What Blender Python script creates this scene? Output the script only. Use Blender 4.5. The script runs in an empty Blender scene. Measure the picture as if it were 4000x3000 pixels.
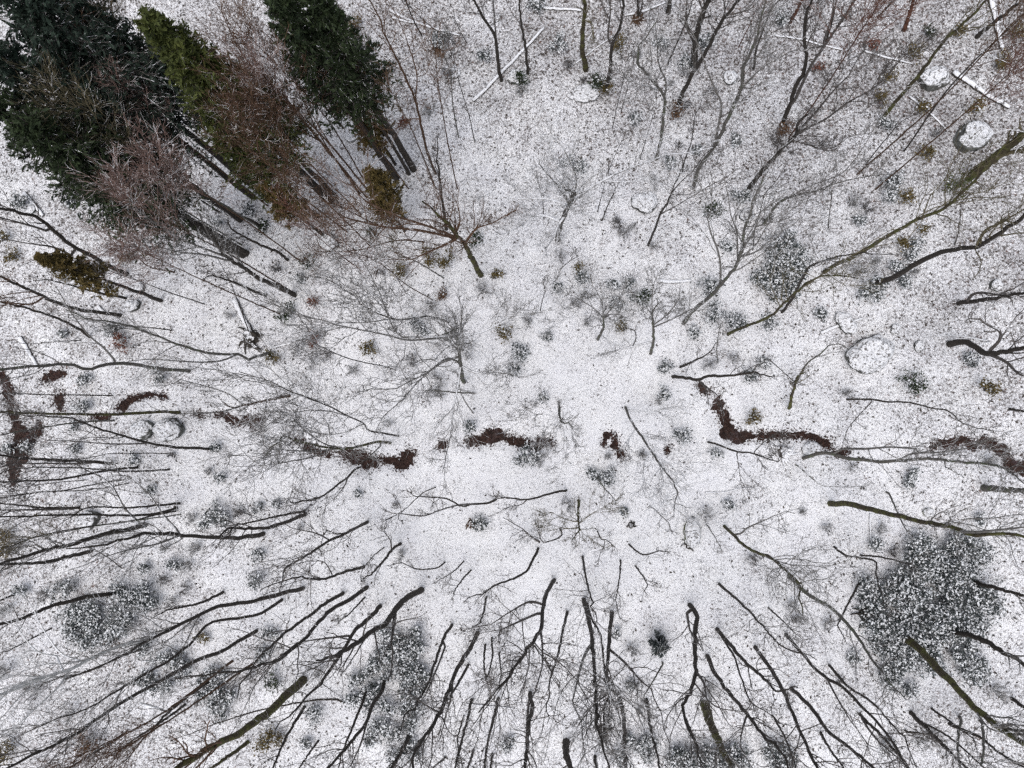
import bpy, math
import numpy as np
from mathutils import Matrix, noise as mnoise, Vector

C = bpy.context.scene.collection
SC = bpy.context.scene
# ------------------------------------------------------------------ camera, sky, sun, exposure
F = 2850.0                      # focal length in pixels of the 4000 px wide photograph
H = 35.0                        # height of the drone above the ground
NAD = np.array([2250.0, 1750.0])  # the point of the photograph straight below the drone
_dn = np.array([(NAD[0]-2000)/F, -(NAD[1]-1500)/F, -1.0]); _dn /= np.linalg.norm(_dn)
_zr = -_dn
_xr = np.array([1.0, 0, 0]) - _zr*_zr[0]; _xr /= np.linalg.norm(_xr)
_yr = np.cross(_zr, _xr)
ROT = np.array([_xr, _yr, _zr])   # camera space to world space
cam_d = bpy.data.cameras.new("drone_camera")
cam_d.sensor_width = 36.0
cam_d.lens = F/4000*36.0
cam_d.clip_start = 0.5; cam_d.clip_end = 1000
cam = bpy.data.objects.new("drone_camera", cam_d); C.objects.link(cam)
M4 = Matrix.Identity(4)
for i in range(3):
    for j in range(3):
        M4[i][j] = ROT[i, j]
cam.matrix_world = Matrix.Translation((0, 0, H)) @ M4
SC.camera = cam

SUN_EL, SUN_AZ = math.radians(72), math.radians(200)
w = bpy.data.worlds.new("World"); SC.world = w; w.use_nodes = True
nt = w.node_tree; nt.nodes.clear()
sky = nt.nodes.new("ShaderNodeTexSky"); sky.sky_type = 'NISHITA'; sky.sun_disc = False
sky.sun_elevation = SUN_EL; sky.sun_rotation = SUN_AZ
sky.air_density = 1.0; sky.dust_density = 4.0; sky.ozone_density = 1.0
hs = nt.nodes.new("ShaderNodeHueSaturation"); hs.inputs['Saturation'].default_value = 0.42
bg = nt.nodes.new("ShaderNodeBackground"); bg.inputs['Strength'].default_value = 0.14
wo = nt.nodes.new("ShaderNodeOutputWorld")
nt.links.new(sky.outputs[0], hs.inputs['Color']); nt.links.new(hs.outputs[0], bg.inputs[0]); nt.links.new(bg.outputs[0], wo.inputs[0])

sl = bpy.data.lights.new("sun", 'SUN'); sl.energy = 0.55; sl.angle = math.radians(60); sl.color = (1.0, 0.97, 0.93)
so = bpy.data.objects.new("sun", sl); C.objects.link(so)
so.rotation_euler = (math.pi/2-SUN_EL, 0, math.pi-SUN_AZ)
SC.view_settings.view_transform = 'Standard'
SC.view_settings.look = 'None'
SC.view_settings.exposure = 0.50
SC.view_settings.gamma = 1.0
SC.cycles.max_bounces = 6
SC.cycles.use_denoising = False

# ------------------------------------------------------------------ materials
class NB:
    def __init__(s, name):
        s.m = bpy.data.materials.new(name); s.m.use_nodes = True
        s.t = s.m.node_tree; s.t.nodes.clear()
        s.out = s.t.nodes.new("ShaderNodeOutputMaterial")
        s.b = s.t.nodes.new("ShaderNodeBsdfPrincipled")
        s.t.links.new(s.b.outputs[0], s.out.inputs[0])
        s.b.inputs['Specular IOR Level'].default_value = 0.2
        s.b.inputs['Roughness'].default_value = 0.85
    def n(s, typ, **kw):
        x = s.t.nodes.new(typ)
        for k, v in kw.items():
            setattr(x, k, v)
        return x
    def l(s, a, b): s.t.links.new(a, b)
    def math(s, op, a, b=None, clamp=False):
        x = s.n("ShaderNodeMath", operation=op, use_clamp=clamp)
        for i, v in enumerate((a, b)):
            if v is None: continue
            if hasattr(v, 'links'): s.l(v, x.inputs[i])
            else: x.inputs[i].default_value = v
        return x.outputs[0]
    def noise(s, scale, detail=3, rough=0.55, vec=None, dist=0.0):
        x = s.n("ShaderNodeTexNoise"); x.inputs['Scale'].default_value = scale
        x.inputs['Detail'].default_value = detail; x.inputs['Roughness'].default_value = rough
        x.inputs['Distortion'].default_value = dist
        if vec is not None: s.l(vec, x.inputs['Vector'])
        return x.outputs['Fac']
    def rng(s, v, a, b, c=0.0, d=1.0):
        x = s.n("ShaderNodeMapRange"); x.clamp = True
        s.l(v, x.inputs['Value'])
        for k, q in zip(('From Min', 'From Max', 'To Min', 'To Max'), (a, b, c, d)):
            if hasattr(q, 'links'): s.l(q, x.inputs[k])
            else: x.inputs[k].default_value = q
        return x.outputs['Result']
    def mix(s, f, a, b):
        x = s.n("ShaderNodeMix", data_type='RGBA')
        s.l(f, x.inputs[0]) if hasattr(f, 'links') else setattr(x.inputs[0], 'default_value', f)
        for i, v in ((6, a), (7, b)):
            if hasattr(v, 'links'): s.l(v, x.inputs[i])
            else: x.inputs[i].default_value = (*v, 1)
        return x.outputs[2]
    def pos(s): return s.n("ShaderNodeNewGeometry").outputs['Position']

SNOW = (0.80, 0.81, 0.84)

def bark(name, c1, c2, snow=0.0, scale=14.0, moss=None, mossamt=0.5):
    """rough bark in two tones; snow lies on faces that look upward"""
    q = NB(name); p = q.pos()
    f = q.rng(q.noise(scale, 5, 0.65, p), 0.32, 0.68)
    col = q.mix(f, c1, c2)
    if moss:
        col = q.mix(q.rng(q.noise(2.3, 3, 0.6, p), 0.62-0.3*mossamt, 0.72-0.3*mossamt), col, moss)
    if snow > 0:
        g = q.n("ShaderNodeNewGeometry")
        sx = q.n("ShaderNodeSeparateXYZ"); q.l(g.outputs['Normal'], sx.inputs[0])
        nz = q.math('ADD', sx.outputs[2], q.math('MULTIPLY', q.math('SUBTRACT', q.noise(3.0, 4, 0.7, p), 0.5), 1.6))
        sm = q.rng(nz, 1.0-snow, 1.12-snow)
        col = q.mix(sm, col, SNOW)
    q.l(col, q.b.inputs['Base Color'])
    return q.m

MAT = {}
MAT['dark'] = bark('dark_bark', (0.022, 0.019, 0.016), (0.062, 0.053, 0.046), 0.06)
MAT['grey'] = bark('grey_bark', (0.065, 0.061, 0.055), (0.155, 0.146, 0.132), 0.34, 9, (0.10, 0.11, 0.075), 0.3)
MAT['brown'] = bark('brown_bark', (0.045, 0.026, 0.016), (0.115, 0.068, 0.042), 0.10)
MAT['red'] = bark('reddish_bark', (0.06, 0.026, 0.017), (0.13, 0.062, 0.042), 0.10)
MAT['olive'] = bark('mossy_bark', (0.028, 0.023, 0.014), (0.085, 0.070, 0.042), 0.12, 9, (0.085, 0.085, 0.03), 0.5)
MAT['white'] = bark('pale_dead_wood', (0.42, 0.43, 0.42), (0.68, 0.68, 0.67), 0.5, 6)
MAT['snowy'] = bark('snow_laden_bark', (0.06, 0.055, 0.05), (0.15, 0.14, 0.125), 0.55, 9)
MAT['log'] = bark('fallen_log_bark', (0.030, 0.024, 0.019), (0.085, 0.068, 0.055), 0.62, 8)
MAT['pink'] = MAT['brown']
TW = {}
TW['dark'] = bark('dark_twigs', (0.060, 0.052, 0.047), (0.130, 0.117, 0.110), 0.14, 5)
TW['grey'] = bark('grey_twigs', (0.105, 0.098, 0.090), (0.21, 0.20, 0.19), 0.36, 5)
TW['brown'] = bark('brown_twigs', (0.075, 0.042, 0.026), (0.165, 0.100, 0.066), 0.14, 5)
TW['red'] = bark('reddish_twigs', (0.10, 0.045, 0.032), (0.20, 0.105, 0.078), 0.14, 5)
TW['pink'] = bark('pinkish_twigs', (0.135, 0.082, 0.068), (0.27, 0.185, 0.160), 0.20, 4)
TW['olive'] = bark('olive_twigs', (0.075, 0.062, 0.034), (0.165, 0.142, 0.088), 0.16, 5)
TW['white'] = bark('pale_dead_twigs', (0.42, 0.42, 0.41), (0.66, 0.66, 0.65), 0.5, 5)
TW['snowy'] = bark('snow_laden_twigs', (0.14, 0.132, 0.122), (0.26, 0.25, 0.235), 0.70, 5)

def leafmat(name, c1, c2, scale=3.0):
    q = NB(name); p = q.pos()
    f = q.rng(q.noise(scale, 4, 0.65, p), 0.34, 0.66)
    q.l(q.mix(f, c1, c2), q.b.inputs['Base Color'])
    q.b.inputs['Roughness'].default_value = 0.7
    return q.m
LEAF = {
 'green': leafmat('dark_green_needles', (0.010, 0.017, 0.008), (0.034, 0.050, 0.020)),
 'olive': leafmat('olive_green_needles', (0.024, 0.034, 0.009), (0.080, 0.092, 0.024)),
 'bluegreen': leafmat('blue_green_needles', (0.009, 0.017, 0.012), (0.034, 0.052, 0.038)),
 'bronze': leafmat('bronze_foliage', (0.060, 0.048, 0.016), (0.150, 0.110, 0.040)),
 'laurel': leafmat('laurel_leaves', (0.030, 0.036, 0.036), (0.085, 0.100, 0.098), 7.0),
 'redleaf': leafmat('red_brown_leaves', (0.085, 0.030, 0.022), (0.20, 0.085, 0.055), 7.0),
 'brownleaf': leafmat('brown_leaves', (0.060, 0.034, 0.020), (0.150, 0.088, 0.050), 7.0),
 'litter': leafmat('stream_leaves', (0.016, 0.009, 0.008), (0.068, 0.034, 0.026), 6.0),
 'litterdark': leafmat('dark_ground_leaves', (0.026, 0.022, 0.020), (0.085, 0.068, 0.055), 6.0),
 'snow': leafmat('snow_on_leaves', (0.66, 0.68, 0.70), (0.80, 0.81, 0.83)),
}

def ground_material():
    q = NB('snow_over_leaf_litter'); p = q.pos()
    sx = q.n("ShaderNodeSeparateXYZ"); q.l(p, sx.inputs[0])
    X, Y = sx.outputs[0], sx.outputs[1]
    dx = q.math('DIVIDE', q.math('SUBTRACT', X, -1.0), 25.0)
    dy = q.math('DIVIDE', q.math('SUBTRACT', Y, -1.0), 19.0)
    d = q.math('SQRT', q.math('ADD', q.math('MULTIPLY', dx, dx), q.math('MULTIPLY', dy, dy)))
    thin = q.rng(d, 0.25, 1.15)                                   # the cover is thinner away from the stream
    ur = q.rng(q.math('ADD', q.math('MULTIPLY', X, 0.7), Y), 6.0, 24.0, 0.0, 0.35)   # and on the upper slope
    big = q.math('MULTIPLY', q.math('SUBTRACT', q.noise(0.33, 4, 0.6, p), 0.5), 1.5)
    mid = q.math('MULTIPLY', q.math('SUBTRACT', q.noise(1.3, 3, 0.6, p), 0.5), 0.9)
    dens = q.math('ADD', q.math('ADD', q.math('ADD', q.math('MULTIPLY', thin, 0.72), ur), big), mid)
    thr = q.rng(dens, -0.3, 1.3, 0.622, 0.470)
    nf = q.noise(8.5, 7, 0.72, p, 0.4)
    sp = q.rng(q.math('SUBTRACT', nf, thr), 0.0, 0.055)
    nf2 = q.noise(21.0, 4, 0.7, p, 0.3)
    sp2 = q.math('MULTIPLY', q.rng(q.math('SUBTRACT', nf2, q.math('SUBTRACT', thr, 0.035)), 0.0, 0.06), 0.70)
    sp = q.math('MAXIMUM', sp, sp2)
    lit = q.mix(q.rng(q.noise(13.0, 3, 0.6, p), 0.35, 0.65), (0.055, 0.046, 0.042), (0.150, 0.130, 0.125))
    lit = q.mix(q.rng(q.noise(4.0, 2, 0.6, p), 0.60, 0.72), lit, (0.115, 0.060, 0.042))
    snow = q.mix(q.rng(q.noise(0.6, 4, 0.6, p), 0.3, 0.7), (0.77, 0.775, 0.81), (0.83, 0.835, 0.85))
    q.l(q.mix(sp, snow, lit), q.b.inputs['Base Color'])
    bp = q.n("ShaderNodeBump"); bp.inputs['Strength'].default_value = 0.5; bp.inputs['Distance'].default_value = 0.06
    q.l(q.math('SUBTRACT', q.noise(5.0, 6, 0.65, p), q.math('MULTIPLY', sp, 0.3)), bp.inputs['Height'])
    q.l(bp.outputs[0], q.b.inputs['Normal'])
    q.b.inputs['Roughness'].default_value = 0.9
    return q.m

def stream_material():
    q = NB('wet_leaf_bed'); p = q.pos()
    f = q.rng(q.noise(7.0, 6, 0.7, p, 0.5), 0.35, 0.66)
    col = q.mix(f, (0.009, 0.006, 0.005), (0.052, 0.028, 0.022))
    col = q.mix(q.rng(q.noise(1.1, 3, 0.6, p), 0.56, 0.68), col, (0.060, 0.040, 0.042))
    col = q.mix(q.rng(q.noise(10.0, 5, 0.7, p), 0.70, 0.73), col, SNOW)
    q.l(col, q.b.inputs['Base Color'])
    q.l(q.rng(q.noise(2.0, 3, 0.6, p), 0.4, 0.6, 0.30, 0.75), q.b.inputs['Roughness'])
    bp = q.n("ShaderNodeBump"); bp.inputs['Strength'].default_value = 0.7; bp.inputs['Distance'].default_value = 0.05
    q.l(q.noise(9.0, 6, 0.7, p), bp.inputs['Height']); q.l(bp.outputs[0], q.b.inputs['Normal'])
    return q.m

def rock_material(name, moss, lo=0.34):
    q = NB(name); p = q.pos()
    col = q.mix(q.rng(q.noise(5.0, 6, 0.65, p), 0.35, 0.65), (0.035, 0.034, 0.030), (0.135, 0.135, 0.125))
    col = q.mix(q.rng(q.noise(1.7, 4, 0.6, p), 0.62-moss*0.25, 0.72-moss*0.25), col, (0.15, 0.158, 0.15) if moss < 0.9 else (0.12, 0.125, 0.06))
    g = q.n("ShaderNodeNewGeometry"); sx = q.n("ShaderNodeSeparateXYZ"); q.l(g.outputs['Normal'], sx.inputs[0])
    nz = q.math('ADD', sx.outputs[2], q.math('MULTIPLY', q.math('SUBTRACT', q.noise(3.0, 5, 0.7, p), 0.5), 0.7))
    sm = q.rng(nz, lo, lo+0.12)
    spk = q.rng(q.noise(9.0, 6, 0.72, p, 0.4), 0.52, 0.575)
    snow = q.mix(spk, (0.74, 0.75, 0.775), (0.13, 0.12, 0.115))
    q.l(q.mix(sm, col, snow), q.b.inputs['Base Color'])
    bp = q.n("ShaderNodeBump"); bp.inputs['Strength'].default_value = 0.6; bp.inputs['Distance'].default_value = 0.08
    q.l(q.noise(6.0, 6, 0.65, p), bp.inputs['Height']); q.l(bp.outputs[0], q.b.inputs['Normal'])
    return q.m

# ------------------------------------------------------------------ helpers
def ray(px):
    px = np.asarray(px, float)
    d = np.stack([(px[..., 0]-2000)/F, -(px[..., 1]-1500)/F, -np.ones(px.shape[:-1])], -1)
    return d @ ROT.T
def at(px, z=0.0):
    """the point of the world at height z that the photograph shows at px"""
    d = ray(px); k = (np.asarray(z, float)-H)/d[..., 2]
    return np.array([0, 0, H]) + d*k[..., None]
M_PX = H/F    # metres per photograph pixel on the ground

def norm(v): return v/np.maximum(np.linalg.norm(v, axis=-1, keepdims=True), 1e-9)

def tubes(P, R, sides):
    """P [N,K,3], R [N,K] -> verts, quads"""
    N, K, _ = P.shape
    t = norm(np.gradient(P, axis=1))
    m = np.abs(t[:, :, 2]).mean(1) > 0.85
    ref = np.where(m[:, None], np.array([1.0, 0, 0]), np.array([0, 0, 1.0]))[:, None, :]
    a = norm(np.cross(t, np.broadcast_to(ref, t.shape))); b = np.cross(t, a)
    th = np.arange(sides)*2*math.pi/sides
    V = P[:, :, None, :] + R[:, :, None, None]*(a[:, :, None, :]*np.cos(th)[None, None, :, None] + b[:, :, None, :]*np.sin(th)[None, None, :, None])
    idx = np.arange(N*K*sides).reshape(N, K, sides)
    A = idx[:, :-1, :]; B = np.roll(A, -1, axis=2); D = idx[:, 1:, :]; E = np.roll(D, -1, axis=2)
    Q = np.stack([A, B, E, D], -1).reshape(-1, 4)
    return V.reshape(-1, 3), Q

class MB:
    def __init__(s): s.v = []; s.q = []; s.mi = []; s.n = 0
    def add(s, V, Q, mi=0):
        s.v.append(V); s.q.append(Q+s.n); s.mi.append(np.full(len(Q), mi, np.int32)); s.n += len(V)
    def tube(s, P, R, sides=3, mi=0):
        P = np.asarray(P, float); R = np.asarray(R, float)
        if P.ndim == 2: P = P[None]; R = R[None]
        if len(P): s.add(*tubes(P, R, sides), mi)
    def quads(s, cen, u, v, mi=0):
        """flat leaves: centres, half-axes u and v"""
        V = np.stack([cen-u, cen-v*1.0, cen+u, cen+v], 1).reshape(-1, 3)
        s.add(V, np.arange(len(V)).reshape(-1, 4), mi)
    def build(s, name, mats, origin, parent=None, smooth=True):
        me = bpy.data.meshes.new(name)
        V = (np.concatenate(s.v) - np.asarray(origin)[None]).astype(np.float32); Q = np.concatenate(s.q).astype(np.int32)
        me.vertices.add(len(V)); me.vertices.foreach_set('co', V.ravel())
        me.loops.add(Q.size); me.loops.foreach_set('vertex_index', Q.ravel())
        me.polygons.add(len(Q)); me.polygons.foreach_set('loop_start', np.arange(0, Q.size, 4, dtype=np.int32))
        me.polygons.foreach_set('material_index', np.concatenate(s.mi))
        me.polygons.foreach_set('use_smooth', np.full(len(Q), smooth))
        for m in (mats if isinstance(mats, list) else [mats]): me.materials.append(m)
        me.update(calc_edges=True)
        o = bpy.data.objects.new(name, me); C.objects.link(o)
        if parent is not None: o.parent = parent
        else: o.location = origin
        return o

ALL = []     # every thing, for labelling: (object, descriptor, pixel, suffix form)
def empty(name, loc):
    o = bpy.data.objects.new(name, None); C.objects.link(o); o.location = loc; o.empty_display_size = 0.2
    return o
def tag(o, cat, group=None, label=None, px=None, desc=None, verb='rooted'):
    o['category'] = cat
    if group: o['group'] = group
    if label: o['label'] = label
    else: ALL.append((o, desc, px, verb))

def pts(s, tile=None):
    a = np.array([[float(c) for c in q.split(',')] for q in s.split()])
    if tile is not None:
        r, c = int(tile[0]), int(tile[1]); sc = 1.269 if r == 3 else 2.212
        a = a/sc + np.array([c*1000.0, r*750.0])
    return a
def tsc(tile): return 1.269 if tile[0] == '3' else 2.212

def spline(P, n):
    """Catmull-Rom through P, n samples evenly along it"""
    P = np.asarray(P, float)
    if len(P) == 2: return P[0]+(P[1]-P[0])*np.linspace(0, 1, n)[:, None]
    E = np.vstack([2*P[0]-P[1], P, 2*P[-1]-P[-2]]); out = []
    for i in range(1, len(E)-2):
        t = np.linspace(0, 1, 12, endpoint=False)[:, None]
        a, b, c, d = E[i-1], E[i], E[i+1], E[i+2]
        out.append(0.5*(2*b+(c-a)*t+(2*a-5*b+4*c-d)*t*t+(3*b-a-3*c+d)*t**3))
    out.append(P[-1][None]); Q = np.vstack(out)
    L = np.concatenate([[0], np.cumsum(np.linalg.norm(np.diff(Q, axis=0), axis=1))])
    s = np.linspace(0, L[-1], n)
    return np.stack([np.interp(s, L, Q[:, k]) for k in range(Q.shape[1])], 1)

# ------------------------------------------------------------------ ground and stream
STREAM = [   # leaf-filled channel: tile, points, widths in display pixels
 ('10', "-60,1560 10,1600 45,1720 80,1860", [40, 60, 80, 85]),
 ('20', "80,200 100,330 160,470 130,640 90,780 85,890", [85, 100, 170, 190, 130, 40]),
 ('20', "310,330 300,420 220,490 130,540", [40, 60, 100, 130]),
 ('20', "490,70 470,150 480,230", [90, 80, 90]),
 ('10', "330,1620 420,1585 540,1560", [30, 80, 40]),
 ('20', "1020,215 1075,180 1150,140 1300,95 1450,110", [40, 80, 35, 25, 30]),
 ('20', "800,290 870,290 960,280", [40, 50, 20]),
 ('20', "1700,250 1730,270 1760,275", [30, 60, 30]),
 ('20', "1850,265 1950,280 2050,330 2150,300 2212,330 2240,380", [20, 40, 60, 80, 150, 60]),
 ('21', "310,475 390,500 470,560 560,600 640,615", [40, 50, 65, 60, 40]),
 ('21', "690,590 780,610 870,640 950,680 1020,670 1080,665 1160,665 1220,690 1280,640 1350,590", [60, 100, 120, 110, 90, 50, 60, 100, 140, 40]),
 ('21', "1575,560 1605,530 1635,500", [50, 80, 50]),
 ('21', "1790,490 1850,505 1920,470 2000,465 2080,440 2150,460 2230,495 2330,510 2420,525 2490,500 2570,510", [40, 60, 80, 130, 100, 55, 70, 70, 80, 100, 30]),
 ('22', "790,530 820,450 880,440", [20, 50, 40]),
 ('22', "885,470 900,560 930,610 975,630", [40, 60, 60, 50]),
 ('22', "1335,600 1350,570 1362,520", [12, 22, 20]),
 ('22', "1620,-10 1650,30 1690,80", [50, 80, 40]),
 ('22', "1770,120 1785,190 1830,260 1860,330 1890,410 1950,455 2050,450 2110,455", [80, 120, 60, 80, 130, 90, 50, 60]),
 ('23', "-90,455 0,440 110,445 230,440 350,450 440,470 530,520 560,560", [70, 70, 40, 55, 60, 50, 70, 50]),
 ('23', "570,590 650,600 720,590", [40, 45, 25]),
 ('23', "1400,550 1450,525 1560,510 1650,490 1750,520 1850,505 1950,525 2030,590 2090,670 2170,720 2300,740", [40, 60, 60, 70, 60, 70, 90, 80, 100, 110, 100]),
]
RS = np.random.default_rng(5)
chan = []
for tile, s, wd in STREAM:
    a = pts(s, tile); wv = np.array(wd)/tsc(tile)*M_PX
    P = at(a)[:, :2]; Q = spline(np.column_stack([P, wv]), max(6, int(np.linalg.norm(np.diff(P, axis=0), axis=1).sum()/0.05)))
    chan.append(Q)
CH = np.vstack(chan)

def lowfreq(x, y):
    return 0.16*np.sin(x*0.31+1.3)*np.cos(y*0.27-0.4) + 0.09*np.sin(x*0.83+y*0.55) + 0.05*np.sin(y*1.7-x*0.9+2.0) + 0.025*np.sin(x*3.1+1.0)*np.sin(y*2.7)
def gz(x, y):
    """height of the ground"""
    x = np.asarray(x, float); y = np.asarray(y, float)
    sh = x.shape; X, Y = x.ravel(), y.ravel(); z = lowfreq(X, Y)
    dep = np.zeros_like(X)
    sub = CH[::6]
    near = np.where((Y > CH[:, 1].min()-2) & (Y < CH[:, 1].max()+2))[0]
    for i0 in range(0, len(near), 4000):
        ii = near[i0:i0+4000]
        d = np.sqrt((X[ii, None]-sub[None, :, 0])**2 + (Y[ii, None]-sub[None, :, 1])**2) - sub[None, :, 2]*0.5
        m = d.min(1); dep[ii] = np.clip(1-(m+0.05)/0.45, 0, 1)
    dep = dep*dep*(3-2*dep)
    return (z - 0.16*dep).reshape(sh)

ax = np.concatenate([[-160, -110, -80, -60, -48, -40], np.arange(-35, 30.01, 0.16), [34, 42, 55, 75, 110, 160]])
ay = np.concatenate([[-160, -110, -80, -60, -45, -34, -28], np.arange(-23, 27.01, 0.16), [32, 38, 48, 65, 90, 120, 160]])
GX, GY = np.meshgrid(ax, ay, indexing='ij'); GZ = gz(GX, GY)
gi = np.arange(GX.size).reshape(GX.shape)
mb = MB(); mb.add(np.stack([GX, GY, GZ], -1).reshape(-1, 3), np.stack([gi[:-1, :-1], gi[1:, :-1], gi[1:, 1:], gi[:-1, 1:]], -1).reshape(-1, 4))
g = mb.build('ground', ground_material(), (0, 0, 0)); g['kind'] = 'structure'

SM = stream_material(); mb = MB()
for Q in chan:
    n = len(Q); t = norm(np.gradient(Q[:, :2], axis=0)); nn = np.stack([-t[:, 1], t[:, 0]], 1)
    cols = 7; side = np.linspace(-1, 1, cols)
    rag = [np.array([mnoise.fractal(Vector((q[0]*3.1+17*k, q[1]*3.1, k*9.0)), 1.0, 2.0, 4) for q in Q]) for k in (0, 1)]
    wv = Q[:, 2]*0.5
    endt = np.minimum(np.arange(n), np.arange(n)[::-1])/5.0; endt = np.sqrt(np.clip(endt, 0.05, 1))
    wl = np.clip(wv*(1+0.55*rag[0])+0.10*rag[0], 0.03, None)*endt; wr = np.clip(wv*(1+0.55*rag[1])+0.10*rag[1], 0.03, None)*endt
    off = np.where(side[None] < 0, side[None]*wl[:, None], side[None]*wr[:, None])
    XY = Q[:, None, :2] + nn[:, None, :]*off[..., None]
    Z = gz(XY[..., 0], XY[..., 1]) + 0.03 - 0.012*np.abs(side)[None]
    ii = np.arange(n*cols).reshape(n, cols)
    mb.add(np.concatenate([XY, Z[..., None]], -1).reshape(-1, 3), np.stack([ii[:-1, :-1], ii[1:, :-1], ii[1:, 1:], ii[:-1, 1:]], -1).reshape(-1, 4))
o = mb.build('stream', SM, (0, 0, 0)); o['kind'] = 'structure'

def leafset(mb, cen, size, rng, flat=0.5, mi=0):
    n = len(cen); u = norm(rng.normal(size=(n, 3))*np.array([1, 1, 1-flat]))
    r = norm(rng.normal(size=(n, 3))*np.array([1, 1, 1-flat])); v = norm(np.cross(np.cross(u, r), u))
    L = size*rng.uniform(0.6, 1.4, (n, 1))
    mb.quads(cen, u*L*0.5, v*L*0.26, mi)

# fallen leaves that fill the channel and lie along its edge
k = RS.integers(0, len(CH), 9000); rr = RS.normal(size=(9000, 2))*(CH[k, 2:3]*0.33+0.05)
xy = CH[k, :2]+rr; mb = MB(); leafset(mb, np.column_stack([xy, gz(xy[:, 0], xy[:, 1])+RS.uniform(0.03, 0.06, 9000)]), 0.10, RS, 0.7)
o = mb.build('leaf_litter', LEAF['litter'], (0, 0, 0), smooth=False); o['kind'] = 'stuff'; o['category'] = 'leaf litter'; o['label'] = 'wet red-brown fallen leaves lying in and along the stream channel'

def thinness(xy):
    d = np.hypot((xy[:, 0]+1)/25, (xy[:, 1]+1)/19)
    return np.clip((d-0.2)/0.95, 0, 1)*0.7 + np.clip((xy[:, 0]*0.7+xy[:, 1]-6)/18, 0, 1)*0.3
def scatter(n, rng, power=1.0, lo=0.12):
    out = []
    while sum(len(q) for q in out) < n:
        xy = np.column_stack([rng.uniform(-33, 28, 4*n), rng.uniform(-21, 26, 4*n)])
        cl = np.array([mnoise.noise(Vector((a*0.45, b*0.45, 3.0))) for a, b in xy])
        p = (lo+(1-lo)*thinness(xy)**power)*np.clip(0.55+1.3*cl, 0.05, 1.3)
        out.append(xy[rng.random(4*n) < p])
    return np.vstack(out)[:n]
# dry twigs, stalks and dead leaves that stick out of the snow
xy = scatter(16000, RS); n = len(xy); z0 = gz(xy[:, 0], xy[:, 1])
az = RS.uniform(0, 2*math.pi, n); el = RS.uniform(0.05, 1.0, n)**1.5*1.2; L = RS.uniform(0.10, 0.45, n)
d = np.stack([np.cos(az)*np.cos(el), np.sin(az)*np.cos(el), np.sin(el)], 1)
K = 4; P = np.zeros((n, K, 3)); P[:, 0] = np.column_stack([xy, z0-0.01])
for i in range(1, K):
    d = norm(d+RS.normal(size=(n, 3))*0.28); P[:, i] = P[:, i-1]+d*(L/(K-1))[:, None]
P[:, 1:, 2] = np.maximum(P[:, 1:, 2], z0[:, None]+0.015)
mb = MB(); mb.tube(P, np.linspace(1, 0.4, K)[None]*RS.uniform(0.004, 0.010, n)[:, None])
o = mb.build('undergrowth_twigs', TW['dark'], (0, 0, 0)); o['kind'] = 'stuff'; o['category'] = 'undergrowth'; o['label'] = 'dry twigs and stalks sticking out of the thin snow all over the forest floor'
xy = scatter(15000, RS, 1.0, 0.10); n = len(xy)
mb = MB(); leafset(mb, np.column_stack([xy, gz(xy[:, 0], xy[:, 1])+RS.uniform(0.015, 0.05, n)]), 0.13, RS, 0.6)
o = mb.build('fallen_leaves', LEAF['litterdark'], (0, 0, 0), smooth=False); o['kind'] = 'stuff'; o['category'] = 'leaf litter'; o['label'] = 'dark dead leaves poking through the thin snow cover'

# ------------------------------------------------------------------ trees
def grow(rng, P, R, n, t0, t1, length, ang, K, up, wig, rs, rmin, tipsh=0.5):
    """n children on each of the polylines P; returns their polylines and radii"""
    N, Kp, _ = P.shape
    if N == 0 or n < 1: return np.zeros((0, K, 3)), np.zeros((0, K)), np.zeros(0)
    j = np.repeat(np.arange(N), n); m = len(j)
    t = (t0+(t1-t0)*(np.tile(np.arange(n), N)+rng.random(m))/n)
    f = t*(Kp-1); i0 = np.minimum(f.astype(int), Kp-2); fr = (f-i0)[:, None]
    pos = P[j, i0]*(1-fr)+P[j, i0+1]*fr; rad = R[j, i0]*(1-fr[:, 0])+R[j, i0+1]*fr[:, 0]
    tan = norm(P[j, i0+1]-P[j, i0])
    q = norm(np.cross(tan, rng.normal(size=(m, 3))))
    a = rng.uniform(ang*0.65, ang*1.3, m)[:, None]
    d = tan*np.cos(a)+q*np.sin(a)
    L = (np.broadcast_to(np.asarray(length, float), (N,))[j])*(1-tipsh*np.clip((t-t0)/(t1-t0), 0, 1))*rng.uniform(0.6, 1.25, m)
    out = np.zeros((m, K, 3)); out[:, 0] = pos; st = (L/(K-1))[:, None]
    for i in range(1, K):
        d = norm(d+rng.normal(size=(m, 3))*wig+np.array([0, 0, up])); out[:, i] = out[:, i-1]+d*st
    out[..., 2] = np.maximum(out[..., 2], 0.15)
    r0 = np.clip(rad*rs, rmin, None)
    RR = r0[:, None]*np.linspace(1, 0.3, K)[None]; RR = np.maximum(RR, rmin*0.55)
    return out, RR, L

DIRS = ['right', 'upper right', 'up', 'upper left', 'left', 'lower left', 'down', 'lower right']
def dirword(v):
    return DIRS[int(round(math.degrees(math.atan2(-v[1], v[0]))/45)) % 8]

def fit_heights(px, h, wsrc):
    """heights along a traced trunk: exact for a vertical one"""
    n0 = px[0]-NAD; r0 = np.linalg.norm(n0); u = n0/max(r0, 1)
    if h is None:
        Rl = float(np.dot(px[-1]-NAD, u))
        if r0 > 420 and Rl > r0*1.03: h = H*(1-r0/Rl)
        else: h = wsrc*0.35
        h = float(np.clip(h, 1.2, 14.0))
        seg = np.linalg.norm(px[-1]-px[0])*M_PX
        h = max(h, min(seg*0.75, 7.0))
    return h

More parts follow.
